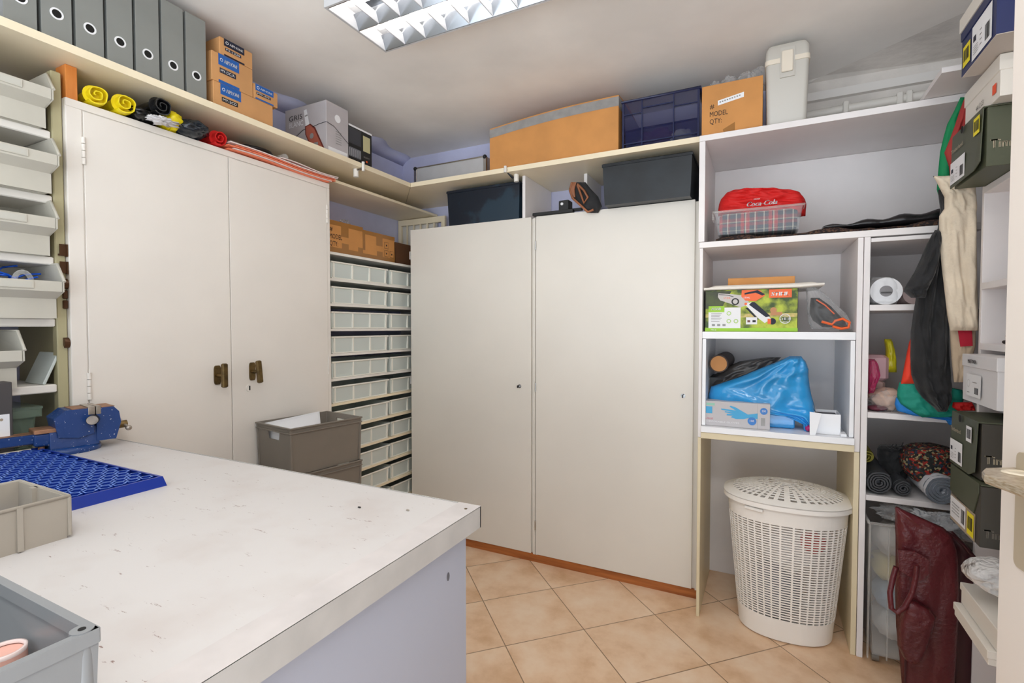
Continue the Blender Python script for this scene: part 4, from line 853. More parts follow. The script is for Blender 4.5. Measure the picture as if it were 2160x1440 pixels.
# -- laundry basket
BXc, BYc = .098, 2.545; BH = .60
t = thing('laundry_basket', (BXc, BYc, 0), 'white oval plastic laundry basket with slotted sides and lid', 'basket')
def ov(f):   # radii at height fraction
    return .185 + .055 * f, .150 + .04 * f
def opt(f, a, off=0):
    ra, rb = ov(f); ex = .85; c, s_ = math.cos(a), math.sin(a)
    return (BXc + (ra + off) * math.copysign(abs(c) ** ex, c), BYc + (rb + off) * math.copysign(abs(s_) ** ex, s_), BH * f)
NS = 120
def band(m, f0, f1, th=.0035, rings=2):
    R = []
    for k in range(rings + 1): f = f0 + (f1 - f0) * k / rings; R.append([opt(f, 2 * PI * j / NS) for j in range(NS)])
    for k in range(rings, -1, -1): f = f0 + (f1 - f0) * k / rings; R.append([opt(f, 2 * PI * j / NS, -th) for j in range(NS)])
    R.append(R[0]); m.loft(R, plw, cap=False, smooth=False)
m = MB(t.location); band(m, .015, .17, rings=4); m.loft([[opt(.0, 2 * PI * j / NS, -.012) for j in range(NS)], [opt(.015, 2 * PI * j / NS) for j in range(NS)]], plw, cap=True, smooth=True)
band(m, .86, 1.0)
rows = 38
for k in range(rows):
    f = .17 + (.86 - .17) * (k + .62) / (rows + .6); band(m, f, f + .0098, .002, 1)
NR = 44
for j in range(NR):
    a = 2 * PI * (j + .5) / NR; da = .0135
    R = []
    for k in range(13):
        f = .17 + .69 * k / 12; R.append([opt(f, a - da, .0008), opt(f, a + da, .0008), opt(f, a + da, -.0035), opt(f, a - da, -.0035)])
    m.loft(R, plw)
m.build('basket_body', t)
m = MB(t.location)   # lid
def lp(r, a): 
    x, y, z = opt(1.0, a, .016); z = BH + .006 + .052 * (1 - r * r)
    return (BXc + (x - BXc) * r, BYc + (y - BYc) * r, z)
def lring(r0, r1, th=.003, n=2):
    R = [[lp(r0 + (r1 - r0) * k / n, 2 * PI * j / 96) for j in range(96)] for k in range(n + 1)]
    R += [[(p[0], p[1], p[2] - th) for p in r] for r in R[::-1]]; R.append(R[0]); m.loft(R, plw, cap=False, smooth=False)
lring(.84, 1.0, .004, 4); m.loft([[lp(1.0, 2 * PI * j / 96) for j in range(96)], [Vector(lp(1.0, 2 * PI * j / 96)) + Vector((0, 0, -.022)) for j in range(96)]], plw, cap=False)
rs = [.12, .2, .28, .36, .44, .52, .60, .68, .76]
for r in rs: lring(r - .008, r + .008, .003, 1)
lring(.001, .1, .003, 1)
for j in range(40):
    a = 2 * PI * j / 40; st = .1 if j % 4 == 0 else (.28 if j % 2 == 0 else .44); R = []
    for k in range(8):
        r = st + (.86 - st) * k / 7; da = .006 / (.2 * r + .02)
        p, q = Vector(lp(r, a - da)), Vector(lp(r, a + da)); R.append([p, q, q - Vector((0, 0, .003)), p - Vector((0, 0, .003))])
    m.loft(R, plw)
m.build('lid', t)
m = MB(t.location); p = opt(.93, math.radians(-118), .0); m.M = Matrix.Translation((p[0], p[1], p[2])) @ Matrix.Rotation(math.radians(-24), 4, 'Z'); m.box(-.04, .04, -.014, .004, .005, .018, plw, .003); m.build('grip_tab', t)
for (x, y, z, r, mt, lb) in ((.12, 2.54, .36, (.12, .1, .09), paper, 'white laundry inside the basket'), (.2, 2.49, .42, (.05, .06, .04), red, 'red garment inside the basket'), (.06, 2.56, .16, (.11, .09, .12), mat('blue_grey_cloth', (120, 124, 140), .9), 'grey laundry at the bottom of the basket')):
    m = MB((x, y, z)); m.blob((x, y, z), r, mt, 3, .2, 3, 12); tag(m.build('laundry'), lb, 'laundry', 'clothes in the basket')

# -- right compartment contents
t = thing('paper_roll', (.42, 2.55, 1.441), 'kitchen paper roll in clear wrap on the upper right shelf', 'roll')
cR = .054; m = MB(t.location); m.cyl((.437, 2.47, 1.441 + cR), (.437, 2.7, 1.441 + cR), cR, paper, 32); m.build('paper', t)
m = MB(t.location); m.cyl((.437, 2.469, 1.441 + cR), (.437, 2.471, 1.441 + cR), .022, mat('core_grey', (130, 126, 128), .6), 20); m.box(.42, .455, 2.466, 2.469, 1.486, 1.492, inkb); m.build('core', t)
m = MB(t.location); m.puff([(1840, 1880, 584), (1826, 1892, 596), (1824, 1898, 615), (1826, 1896, 632), (1832, 1890, 642)], 'Y', 2.52, (0, -1, 0), .12, clr, .004, 4, 1, 14, 4); m.build('wrap', t)
m = MB((.53, 2.6, 1.441)); m.cyl((.535, 2.5, 1.48), (.535, 2.7, 1.48), .038, clear('pinkish_clear', (226, 200, 196), .5), 24); tag(m.build('bagged_roll'), 'pinkish wrapped roll behind the black jacket sleeve', 'roll')
m = MB((.45, 2.7, 1.009)); m.box(.39, .48, 2.62, 2.75, 1.12, 1.23, mat('pink_pack', (232, 186, 192), .4, bump=.3, bscale=20), .012); m.box(.39, .47, 2.63, 2.78, 1.0085, 1.12, mat('pale_pack', (222, 190, 180), .5), .01); tag(m.build('tissue_pack'), 'pale pink wrapped packs stacked on the clothes shelf', 'pack')
m = MB((.52, 2.7, 1.009)); m.puff([(1865, 1880, 715), (1868, 1886, 735), (1868, 1890, 755), (1866, 1892, 785)], 'Y', 2.66, (0, -1, 0), .06, mat('yellow_bag', (226, 214, 40), .3, bump=.4, bscale=15), .004, 3, 2, 10, 4); tag(m.build('yellow_bag'), 'yellow plastic bag behind the pink packs', 'bag')
m = MB((.42, 2.6, 1.009)); m.puff([(1828, 1845, 757), (1828, 1852, 770), (1828, 1856, 790), (1828, 1846, 812), (1828, 1840, 830)], 'Y', 2.56, (0, -1, 0), .1, clear('pink_clear', (220, 60, 120), .5, .15, .5), .004, 3, 2, 10, 4); tag(m.build('pink_bag'), 'pink translucent bag against the white partition', 'bag')
m = MB((.45, 2.56, 1.009)); m.blob((.46, 2.54, 1.055), (.06, .07, .045), mat('tan_cloth', (206, 176, 158), .8), 3, .25, 3, flat=1.009); m.blob((.47, 2.53, 1.045), (.085, .08, .045), clr, 7, .4, 3, flat=1.009); tag(m.build('bagged_cloth'), 'tan cloth in crumpled clear bag on the clothes shelf', 'bag')
m = MB((.42, 2.5, 1.009)); m.blob((.42, 2.5, 1.02), (.035, .04, .012), mat('maroon_film', (110, 50, 66), .3), 2, .3, 3, 12, flat=1.009); tag(m.build('maroon_wrapper'), 'maroon wrapper in front of the bagged tan cloth', 'wrapper')
# rolls on the lower shelf
gr = mat('mat_dark', (62, 64, 68), .6, bump=.2, bscale=60)
ZL = .673
m = MB((.41, 2.47, ZL)); m.roll((.425, 2.45, ZL + .05), (.43, 2.85, ZL + .05), .048, gr, 4, .006, gr); tag(m.build('rolled_mat'), 'dark grey rolled mat next to the partition', 'mat', 'rolled mats on the lower shelf')
m = MB((.5, 2.5, ZL)); m.roll((.505, 2.46, ZL + .035), (.5, 2.8, ZL + .04), .033, gr, 3, .006, gr); tag(m.build('rolled_mat'), 'smaller black rolled mat with open end, in the middle', 'mat', 'rolled mats on the lower shelf')
m = MB((.41, 2.6, ZL)); m.roll((.4, 2.56, ZL + .125), (.41, 2.9, ZL + .125), .028, mat('yellow_grey', (150, 140, 50), .7), 2, .004); tag(m.build('rolled_mat'), 'roll with a yellowish stripe lying on the dark mats', 'mat', 'rolled mats on the lower shelf')
gw1 = mat('blanket_light', (206, 208, 214), .85); gw2 = mat('blanket_dark', (104, 110, 118), .85)
m = MB((.6, 2.42, ZL)); m.roll((.612, 2.40, ZL + .058), (.6, 2.75, ZL + .06), .058, gw1, 4, .009, gw2); 
tag(m.build('rolled_mat'), 'large light grey rolled mat with spiral end', 'mat', 'rolled mats on the lower shelf')
scarf = magic('scarf_knit', [(150, 40, 30), (150, 136, 100), (34, 40, 34), (34, 48, 70), (26, 26, 26), (100, 44, 30), (30, 30, 28)], 120)
m = MB((.55, 2.55, .79)); m.puff([(1925, 1975, 938), (1905, 2010, 946), (1896, 2020, 962), (1898, 2020, 980), (1908, 2010, 996), (1925, 1950, 1010)], 'Y', 2.54, (0, -1, 0), .16, scarf, .008, 4, 2, 20, 4); tag(m.build('knitted_scarf'), 'multicoloured knitted scarf bundled above the rolled mats', 'scarf')
m = MB((.46, 2.65, .78)); m.puff([(1858, 1890, 940), (1850, 1945, 946), (1850, 1930, 960), (1856, 1915, 985), (1880, 1910, 1010)], 'Y', 2.62, (0, -1, 0), .1, blackc, .012, 5, 6, 18, 4)
for k in range(14): p = at(1880 + k * 7, 942 + (k % 3) * 4, 'Y', 2.58); m.tube([p, p + Vector((.004, -.01, .014 + .006 * (k % 2)))], .002, blackc, 5)
tag(m.build('black_shawl'), 'black fringed shawl behind the knitted scarf', 'shawl')
# floor of compartment
t = thing('clear_crate', (.43, 2.6, 0), 'tall clear plastic crate on the floor behind the burgundy bag', 'crate')
m = MB(t.location); m.tub(.39, .62, 2.41, 2.85, .03, .57, .003, clr2, .018); m.build('crate_shell', t)
m = MB(t.location); m.tube([(.386, 2.406, .57), (.624, 2.406, .57), (.624, 2.85, .57), (.386, 2.85, .57)], .006, clr2, 8, closed=True); m.box(.386, .39, 2.39, 2.41, .03, .57, clr2); m.box(.45, .454, 2.402, 2.408, .03, .56, clr2); m.build('rim', t)
m = MB(t.location)
for y in (2.44, 2.8):
    for x in (.42, .59): m.tube([(x - .012, y, .016), (x + .012, y, .016)], .015, greyp, 12)
m.build('casters', t)
rnd = random.Random(5)
cc = [((236, 236, 232), 'white'), ((176, 200, 222), 'pale blue'), ((228, 212, 150), 'yellowish'), ((206, 200, 192), 'grey')]
for k in range(4):
    z = .12 + k * .115; m = MB((.49, 2.6, z)); m.blob((.495, 2.57, z), (.07, .11, .06), mat('bundle_%d' % k, cc[k][0], .8), k * 3, .25, 3, 12)
    tag(m.build('cloth_bundle'), cc[k][1] + ' bundle inside the tall clear crate, ' + ['lowest', 'second lowest', 'second highest', 'uppermost'][k], 'cloth', 'bundles in the clear crate')
m = MB((.55, 2.5, .6)); m.blob((.5, 2.47, .605), (.08, .06, .03), clr, 3, .5, 3); m.blob((.6, 2.4, .6), (.11, .08, .045), clear('film_white2', (226, 230, 236), .35, .1, .8), 5, .5, 3); tag(m.build('plastic_sheeting'), 'crumpled clear plastic sheeting on top of the clear crate', 'plastic')
# burgundy bag
t = thing('leather_bag', (.5, 2.2, 0), 'burgundy leather bag with handles standing in front of the clear crate', 'bag')
def tilt(x, y): return at(x, y, 'Y', 2.16)
m = MB(t.location); m.puff([(1888, 1894, 1070), (1888, 1940, 1090), (1888, 1990, 1112), (1889, 2008, 1130), (1889, 2018, 1160), (1889, 2022, 1190), (1888, 2023, 1250), (1890, 2021, 1320), (1897, 2018, 1380), (1902, 2014, 1440), (1910, 2010, 1560)], 'Y', 2.2, (0, -1, 0), .045, leather, .003, 1, 2, 20, 4); m.build('front_panel', t)
m = MB(t.location); m.puff([(1996, 2010, 1120), (2000, 2050, 1160), (2000, 2056, 1200), (2000, 2056, 1320), (2000, 2052, 1440), (2000, 2050, 1560)], 'Y', 2.27, (0, -1, 0), .05, leatherd, .003, 1, 4, 10, 4); m.build('rear_panel', t)
m = MB(t.location); m.tube([at(x, y, 'Y', 2.21) for x, y in ((1889, 1070), (1940, 1096), (2000, 1124), (2030, 1146), (2056, 1176))], .006, leatherd, 8); m.build('zip_edge', t)
m = MB(t.location); q = [tilt(x, y) for x, y in ((1893, 1158), (1928, 1162), (1948, 1172), (1960, 1182), (1957, 1210), (1946, 1220), (1936, 1224), (1920, 1216), (1896, 1200))]; m.loft([[p + Vector((0, -.006, 0)) for p in q], [p + Vector((0, .002, 0)) for p in q]], leather); m.build('handle_patch', t, bevel=.002)
m = MB(t.location); hp = [(1934, 1192), (1932, 1215), (1924, 1250), (1908, 1280), (1892, 1292), (1880, 1282), (1877, 1250), (1884, 1215), (1890, 1195)]
P_ = [at(x, y, 'Y', 2.13 if i < 7 else 2.17) for i, (x, y) in enumerate(hp)]
m.tube(P_, .0085, leather, 10); m.build('handle', t)
m = MB(t.location); m.puff([(1912, 1920, 1262), (1904, 1960, 1282), (1898, 1975, 1300), (1892, 1968, 1330), (1893, 1958, 1360), (1905, 1945, 1385), (1925, 1935, 1396)], 'Y', 2.15, (0, -1, 0), .05, leather, .002, 1, 1, 12, 4); m.build('pocket_flap', t)
m = MB(t.location); m.box(.46, .466, 2.172, 2.176, 0.02, .3, leatherd); m.build('seam', t)

# ================================================================ SHOE RACK ON THE RIGHT
t = thing('shoe_rack', (.84, 1.85, 0), 'white shelf rack against the right wall stacked with shoe boxes', 'rack')
def rb(name, x0, x1, y0, y1, z0, z1, mt=mel):
    m = MB(t.location); m.box(x0, x1, y0, y1, z0, z1, mt); return m.build(name, t, bevel=.0015)
rb('side_panel', .662, .99, 2.245, 2.263, 0, 2.0); rb('back_panel', .99, 1.002, 1.36, 2.263, 0, 2.0); rb('side_panel', .662, .99, 1.36, 1.378, 0, 2.0)
for z in (1.824, 1.5, 1.296, 1.108, .703, .45): rb('shelf', .66, .99, 1.378, 2.245, z - .022, z)
rb('shelf', .66, .99, 1.378, 2.245, .03, .05)
def shoebox(name, x0, y0, y1, z0, z1, body, lab, depth=.3, lidm=None, lidh=.0, grp='shoe boxes on the right rack', ext=.003):
    t = thing(name, (x0 + depth / 2, (y0 + y1) / 2, z0), lab, 'shoe box', grp)
    m = MB(t.location); m.box(x0, x0 + depth, y0, y1, z0, z1 - .002, body, .001); m.build('box_body', t)
    if lidh:
        m = MB(t.location); m.box(x0 - ext, x0 + depth + ext, y0 - ext, y1 + ext, z1 - lidh, z1, lidm or body, .0015); m.build('lid', t)
    return t
# white label printing helper on -X faces: o = far lower corner, reading towards the camera
def wl(F, x, y, w, h, seed=1):
    F.rect(x, y, w, h, paper); F.bars(x + w * .68, y + h * .12, w * .24, h * .45, inkb, 9, seed=seed); F.rect(x + w * .08, y + h * .5, w * .14, h * .18, inkn, .0014)
    for k in range(4): F.rect(x + w * .08, y + h * (.14 + .07 * k), w * .25, h * .02, gtape, .0014); F.rect(x + w * .42, y + h * (.2 + .14 * k), w * .1, h * .03, gtape, .0014)
def flapbox(x0, y0, y1, z0, z1, lab, body, side, flapw, sticker):
    t = shoebox('shoe_box', x0 + .012, y0, y1, z0, z1, side, lab)
    m = MB(t.location); w = y1 - y0; h = z1 - z0
    # front flap hanging loose
    A_ = [(x0, y0 + .012, z0 + h * .12), (x0 + .003, y0 + .004, z1), (x0 + .003, y1, z1), (x0, y1, z0 + .002), (x0 - .002, y0 + .05, z0 + .004)]
    m.loft([[Vector(p) + Vector((.0025, 0, 0)) for p in A_], A_], body); m.box(x0 + .003, x0 + .3, y0, y1, z1 - .001, z1 + .003, body); fl = m.build('flap_lid', t)
    m = MB(t.location); F = Face(m, (x0 - .001, y1, z0), NY)
    wl(F, .006, .012, w * .5, h * .42, 3); F.text('Timberland', .012, h * .66, .013, mat('tan_ink', (190, 176, 150), .6), w=w * .4)
    F.circ(w * .42, h * .95, .012, dark, .0016); m.build('front_print', t); m = MB(t.location); F = Face(m, (x0 - .001, y1, z0), NY)
    if sticker == 1: F.rect(w * .78, h * .62, w * .18, h * .3, yst, .0012); F.bars(w * .8, h * .68, w * .14, h * .18, inkb, 8, .0018)
    if sticker == 2: F.rect(w * .66, h * .6, w * .2, h * .28, paper, .0012); F.bars(w * .69, h * .66, w * .14, h * .17, inkb, 8, .0018)
    m.build('sticker', t)
    m = MB(t.location); F = Face(m, (x0 + .012, y0, z0), UX); F.text('Timberland', .008, h * .3, .025, mat('tan_ink', (168, 154, 128)), w=.135, bold=.0007); m.build('side_print', t)
    return t
flapbox(.57, 1.965, 2.24, 1.825, 2.0, 'open olive green shoe box, the highest of the green ones', olive, olive, 0, 1)
flapbox(.572, 1.95, 2.18, .893, 1.065, 'olive green shoe box just under the white box, above another green box', olive, oliveb, 0, 2)
# lowest green box
t = shoebox('shoe_box', .575, 1.915, 2.17, .704, .885, oliveb, 'dark green shoe box with yellow sticker, lowest of the green ones', lidm=None)
m = MB(t.location); A_ = [(.572, 1.925, .86), (.572, 1.925, .89), (.572, 2.17, .89), (.572, 2.17, .80), (.572, 1.96, .79)]; m.loft([[Vector(p) + Vector((.0025, 0, 0)) for p in A_], A_], olive); m.box(.575, .87, 1.915, 2.17, .885, .889, olive); m.build('lid', t)
m = MB(t.location); F = Face(m, (.5745, 2.17, .704), NY); F.rect(.002, .0, .22, .085, kraft); F.rect(.002, .01, .14, .07, paper, .0012); F.bars(.105, .02, .03, .045, inkb, 9, .0018)
for k in range(4): F.rect(.02, .03 + .01 * k, .07, .003, gtape, .0018)
F.text('Timberland', .01, .085, .008, kraft, w=.05); m.build('front_print', t)
m = MB(t.location); F = Face(m, (.5745, 2.17, .704), NY); F.rect(.16, .008, .055, .07, yst, .0024); F.bars(.167, .025, .04, .04, inkb, 9, .0028); m.build('sticker', t)
m = MB(t.location); F = Face(m, (.575, 1.915, .704), UX); F.text('Timberland', .008, .03, .025, mat('tan_ink2', (130, 122, 110), .6), w=.135, bold=.0007); m.build('side_print', t)
t = shoebox('shoe_box', .59, 1.905, 2.18, 2.005, 2.122, mat('box_white', (226, 220, 210), .5), 'plain white shoe box between the blue box and the open green box', lidh=.045)
m = MB(t.location); F = Face(m, (.589, 2.18, 2.005), NY); F.text('44 12 23', .1, .022, .016, inkb, w=.06); F.text('42401', .14, .006, .007, gtape, w=.03); m.build('front_print', t); m = MB(t.location); F = Face(m, (.589, 2.18, 2.005), NY); F.rect(.225, .02, .028, .028, mat('orange_sticker', (236, 80, 30), .5)); m.build('sticker', t)
t = shoebox('shoe_box', .54, 1.78, 2.04, 2.126, 2.262, bluecard, 'navy blue shoe box with white label and yellow sticker', lidh=.028)
m = MB(t.location); F = Face(m, (.5395, 2.04, 2.126), NY); F.rect(.015, .02, .06, .062, yst); F.bars(.022, .035, .045, .035, inkb, 9, .0014); m.build('sticker', t); m = MB(t.location); F = Face(m, (.5395, 2.04, 2.126), NY); wl(F, .09, .006, .145, .098, 5); m.build('front_print', t)
m = MB(t.location); m.box(.541, .839, 1.781, 2.039, 2.1245, 2.126, mat('box_under', (196, 186, 176), .6)); m.build('base_sheet', t)
shoebox('shoe_box', .535, 1.76, 2.05, 2.264, 2.31, mat('box_white', (226, 220, 210)), 'thin white box on top of the navy shoe box')
t = shoebox('shoe_box', .6, 1.9, 2.175, 1.11, 1.262, mat('box_lightgrey', (216, 214, 214), .5), 'light grey shoe box with lid on the middle rack shelf', lidh=.04)
m = MB(t.location); F = Face(m, (.596, 2.175, 1.11), NY); F.text('MINETONKA', .06, .125, .012, inkb, w=.07, bold=.0006, l=.002); F.rect(.05, .02, .12, .07, mat('pale_label', (226, 226, 226), .6), .001)
F.bars(.12, .03, .03, .02, inkb, 8, .0016); F.ring(.07, .06, .012, .001, gtape, .0016); F.rect(.06, .03, .02, .003, gtape, .0016); F.rect(.1, .065, .04, .002, gtape, .0016); m.build('front_print', t)
m = MB((.7, 2.05, 1.297)); m.box(.68, .8, 1.93, 2.13, 1.297, 1.309, black, .003); m.box(.682, .79, 1.94, 2.12, 1.309, 1.335, mat('brown_suede', (160, 104, 54), .8), .01); tag(m.build('brown_slipper'), 'brown slipper with dark sole on the rack shelf', 'slipper')
for z0, z1, y0, y1, x0, lb in ((.46, .5, 1.72, 1.98, .54, 'flat white box with overhanging lid, lower of the two under the plastic bag'), (.502, .565, 1.7, 1.98, .555, 'white lidded box on the lower rack directly below the plastic bag')):
    shoebox('white_box', x0, y0, y1, z0, z1, mat('box_white', (226, 220, 210)), lb, lidh=.022, grp='white boxes low on the rack')
m = MB((.65, 1.9, .57)); m.puff([(2060, 2100, 1186), (2035, 2160, 1196), (2028, 2170, 1204), (2040, 2170, 1218), (2060, 2165, 1232), (2090, 2160, 1246)], 'Y', 1.86, (0, -1, 0), .12, clear('film_white3', (240, 238, 236), .55, .2, .6), .008, 4, 2, 18, 4); tag(m.build('plastic_bag'), 'crumpled whitish plastic bag lying on the low white boxes', 'bag')

# ================================================================ HANGING CLOTHES
def cloth(name, rows, y, th, mt, lab, cat='clothing', fold=.01, nf=4, seed=1, grp='garments hanging at the right'):
    t = at(rows[0][0], rows[0][2], 'Y', y); m = MB(t); m.puff(rows, 'Y', y, (0, -1, 0), th, mt, fold, nf, seed, 24, 5); return tag(m.build(name), lab, cat, grp)
cloth('green_garment', [(2026, 2050, 205), (2012, 2050, 235), (1998, 2050, 262), (1990, 2048, 290), (1983, 2046, 320), (1979, 2044, 360), (1976, 2040, 400), (1984, 2030, 430), (1996, 2010, 442)], 2.40, .04, mat('green_cloth', (0, 140, 84), .7), 'green garment, highest of the clothes hanging on the right', fold=.004, nf=2)
cloth('red_garment', [(2034, 2052, 208), (2024, 2052, 235), (2014, 2050, 265), (2003, 2048, 295), (1992, 2046, 322), (2002, 2044, 350), (2006, 2040, 390)], 2.35, .04, mat('pinkish_red', (176, 60, 56), .75), 'faded red garment hanging over the green one', fold=.005, nf=3, seed=3)
cloth('black_jacket', [(1978, 2020, 400), (1985, 2020, 440), (1980, 2010, 480), (1962, 2000, 520), (1950, 1998, 560), (1935, 1998, 610), (1928, 2000, 650), (1921, 2002, 700), (1920, 2003, 750), (1922, 2006, 790), (1932, 2008, 820), (1945, 2005, 838), (1965, 2000, 855), (1978, 1996, 868)], 2.37, .07, blackc, 'black wrinkled jacket hanging on the right', fold=.013, nf=3, seed=5)
js = bpy.data.objects['black_jacket']
m = MB(js.location); m.puff([(1972, 1984, 485), (1955, 1984, 515), (1942, 1980, 545), (1928, 1974, 575), (1912, 1962, 600), (1905, 1955, 614), (1922, 1952, 628)], 'Y', 2.31, (0, -1, 0), .06, blackc, .007, 2, 8, 14, 5); m.build('sleeve', js)
for c in kids(js): pass
cloth('canvas_bag_small', [(2003, 2058, 690), (2005, 2058, 730), (2008, 2046, 770), (2012, 2038, 806)], 2.34, .02, mat('canvas_shade', (196, 174, 148), .9, bump=.2), 'tan canvas cloth with red patch below the cream bag', 'bag', fold=.003, nf=1)
pc = bpy.data.objects['canvas_bag_small']; pc.name = 'canvas_cloth'
m = MB(pc.location); q = [at(x, y, 'Y', 2.322) for x, y in ((2020, 692), (2050, 690), (2052, 729), (2026, 731))]; m.loft([q, [p + Vector((0, .002, 0)) for p in q]], mat('red_patch', (186, 26, 52), .8)); m.build('red_patch', pc, tag='red square patch')
cloth('canvas_bag', [(1968, 2048, 371), (1976, 2056, 385), (1984, 2058, 400), (1992, 2059, 415), (1992, 2060, 440), (1981, 2060, 456), (1981, 2060, 500), (1986, 2061, 560), (1993, 2062, 620), (1998, 2063, 665), (2004, 2064, 697)], 2.30, .05, canvas, 'cream canvas bag hanging in front of the black jacket', 'bag', fold=.007, nf=2, seed=2)
cloth('orange_shorts', [(1920, 1932, 715), (1913, 1935, 745), (1907, 1938, 775), (1900, 1942, 810)], 2.40, .04, mat('orange_red_cloth', (230, 60, 34), .7), 'orange-red cloth peeking out left of the black jacket', fold=.003, nf=2)
tl = mat('teal_cloth', (16, 140, 120), .7, bump=.3, bscale=40)
cloth('teal_shorts', [(1897, 1950, 806), (1893, 2030, 822), (1892, 2034, 838), (1900, 2030, 852), (1920, 2025, 866), (1945, 2010, 880)], 2.41, .05, tl, 'teal shorts with gathered waistband below the black jacket', fold=.005, nf=9, seed=1)
cloth('blue_garment', [(1890, 1960, 838), (1887, 1990, 852), (1892, 2020, 866), (1925, 2030, 876), (1995, 2028, 886), (2002, 2015, 896)], 2.425, .04, mat('blue_cloth', (30, 124, 206), .7), 'bright blue garment under the teal shorts', fold=.005, nf=3, seed=6)
cloth('red_knit', [(2010, 2050, 848), (2008, 2056, 858), (2020, 2058, 866)], 2.38, .03, red, 'small red knitted piece beside the lowest hanging clothes', fold=.004, nf=3)

# ================================================================ WORKBENCH
ZBN = .96; BX0, BX1, BY0, BY1 = -2.04, -.545, -.6, .933
t = thing('workbench', (-1.3, .3, 0), 'white laminate workbench with metal edge filling the lower left', 'workbench')
m = MB(t.location); m.box(BX0, BX1 - .004, BY0, BY1 - .004, ZBN - .045, ZBN, bench_mat()); m.build('bench_top', t)
ee = mat('edge_metal', (176, 173, 170), .4, var=.04, vscale=14)
m = MB(t.location)
m.box(BX1 - .0035, BX1, BY0, BY1, ZBN - .045, ZBN + .001, ee); m.box(BX1 - .055, BX1, BY0, BY1, ZBN, ZBN + .0015, mat('edge_top', (204, 198, 196), .4, var=.04, vscale=12)); m.box(BX0, BX1, BY1 - .0035, BY1, ZBN - .045, ZBN + .001, ee)
m.cyl((BX1 - .02, BY1 - .03, ZBN + .001), (BX1 - .02, BY1 - .03, ZBN + .0022), .0035, brass, 12); m.build('edge_strip', t)
m = MB(t.location); m.box(BX0 + .03, BX1 - .02, BY0, BY1 - .03, 0, ZBN - .045, mat('bench_side', (160, 163, 176), .45)); m.build('bench_cabinet', t)
m = MB(t.location); F = Face(m, (BX1 - .02, BY1 - .03, 0), NY); 
m.M = Matrix(); m.add([(BX1 - .0195, .835 + .005 * math.cos(a), .845 + .009 * math.sin(a)) for a in [2 * PI * k / 12 for k in range(12)]], [tuple(range(12))], mat('mark', (90, 90, 96), .6)); m.build('screw_mark', t)
for (px, py, lb) in ((758, 1071, 'dark crumb lying nearest the middle of the bench'), (860, 1077, 'tiny steel pin lying near the bench corner')):
    p = at(px, py, 'Z', ZBN); m = MB(p); m.box(p.x - .004, p.x + .004, p.y - .002, p.y + .002, ZBN + .0005, ZBN + .003, inkb if px < 800 else steel, .001); tag(m.build('scrap'), lb, 'scrap')
# blue hexagonal tray
t = thing('honeycomb_tray', (-1.65, .5, ZBN), 'blue plastic honeycomb tray lying on the workbench', 'tray')
a = at(330, 1028, 'Z', ZBN); hx1 = a.x; hx0 = hx1 - .655; hy1 = a.y + .015; hy0 = hy1 - .40; hz = ZBN + .024
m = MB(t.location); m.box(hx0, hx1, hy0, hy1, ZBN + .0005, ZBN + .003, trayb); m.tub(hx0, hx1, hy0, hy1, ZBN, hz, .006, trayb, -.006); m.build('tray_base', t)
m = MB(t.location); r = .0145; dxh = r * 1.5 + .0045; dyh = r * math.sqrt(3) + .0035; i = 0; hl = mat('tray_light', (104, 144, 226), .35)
x = hx0 + .022
while x < hx1 - .018:
    y = hy0 + .02 + (dyh / 2 if i % 2 else 0)
    while y < hy1 - .016:
        ring = [(x + r * math.cos(PI / 3 * k), y + r * math.sin(PI / 3 * k)) for k in range(6)]; rin = [(x + (r - .003) * math.cos(PI / 3 * k), y + (r - .003) * math.sin(PI / 3 * k)) for k in range(6)]
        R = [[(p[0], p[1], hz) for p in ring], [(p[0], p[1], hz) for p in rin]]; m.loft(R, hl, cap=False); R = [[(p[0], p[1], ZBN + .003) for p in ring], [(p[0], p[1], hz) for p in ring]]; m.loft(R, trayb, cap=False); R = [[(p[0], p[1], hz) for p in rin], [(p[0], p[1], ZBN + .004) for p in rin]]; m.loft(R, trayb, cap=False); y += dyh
    x += dxh; i += 1
m.build('honeycomb', t)
# small grey bin
t = thing('grey_bin', (-1.27, .3, ZBN), 'small shallow grey-beige plastic bin on the bench', 'bin')
a = at(148, 1133, 'Z', ZBN); sx1, sy1 = a.x, a.y; sx0, sy0 = sx1 - .2, sy1 - .3; sz = ZBN + .078
m = MB(t.location); m.tub(sx0, sx1, sy0, sy1, ZBN, sz, .0045, greybin, .003); m.build('tub', t)
m = MB(t.location); m.tube([(sx0, sy0, sz), (sx1, sy0, sz), (sx1, sy1, sz), (sx0, sy1, sz)], .0035, greybin, 6, closed=True)
for y in (sy1 - .07, sy1 - .2): m.box(sx1 - .002, sx1 + .004, y - .004, y + .004, ZBN + .002, sz, greybin); m.box(sx0 + .002, sx0 + .01, y - .004, y + .004, ZBN + .004, sz, greybin)
m.box(sx0 + .07, sx0 + .085, sy1 - .012, sy1 - .002, ZBN + .004, sz, greybin); m.box(sx1 - .02, sx1 + .003, sy1 - .003, sy1 + .003, ZBN + .003, sz, greybin, .002); m.build('ribs_and_rim', t)
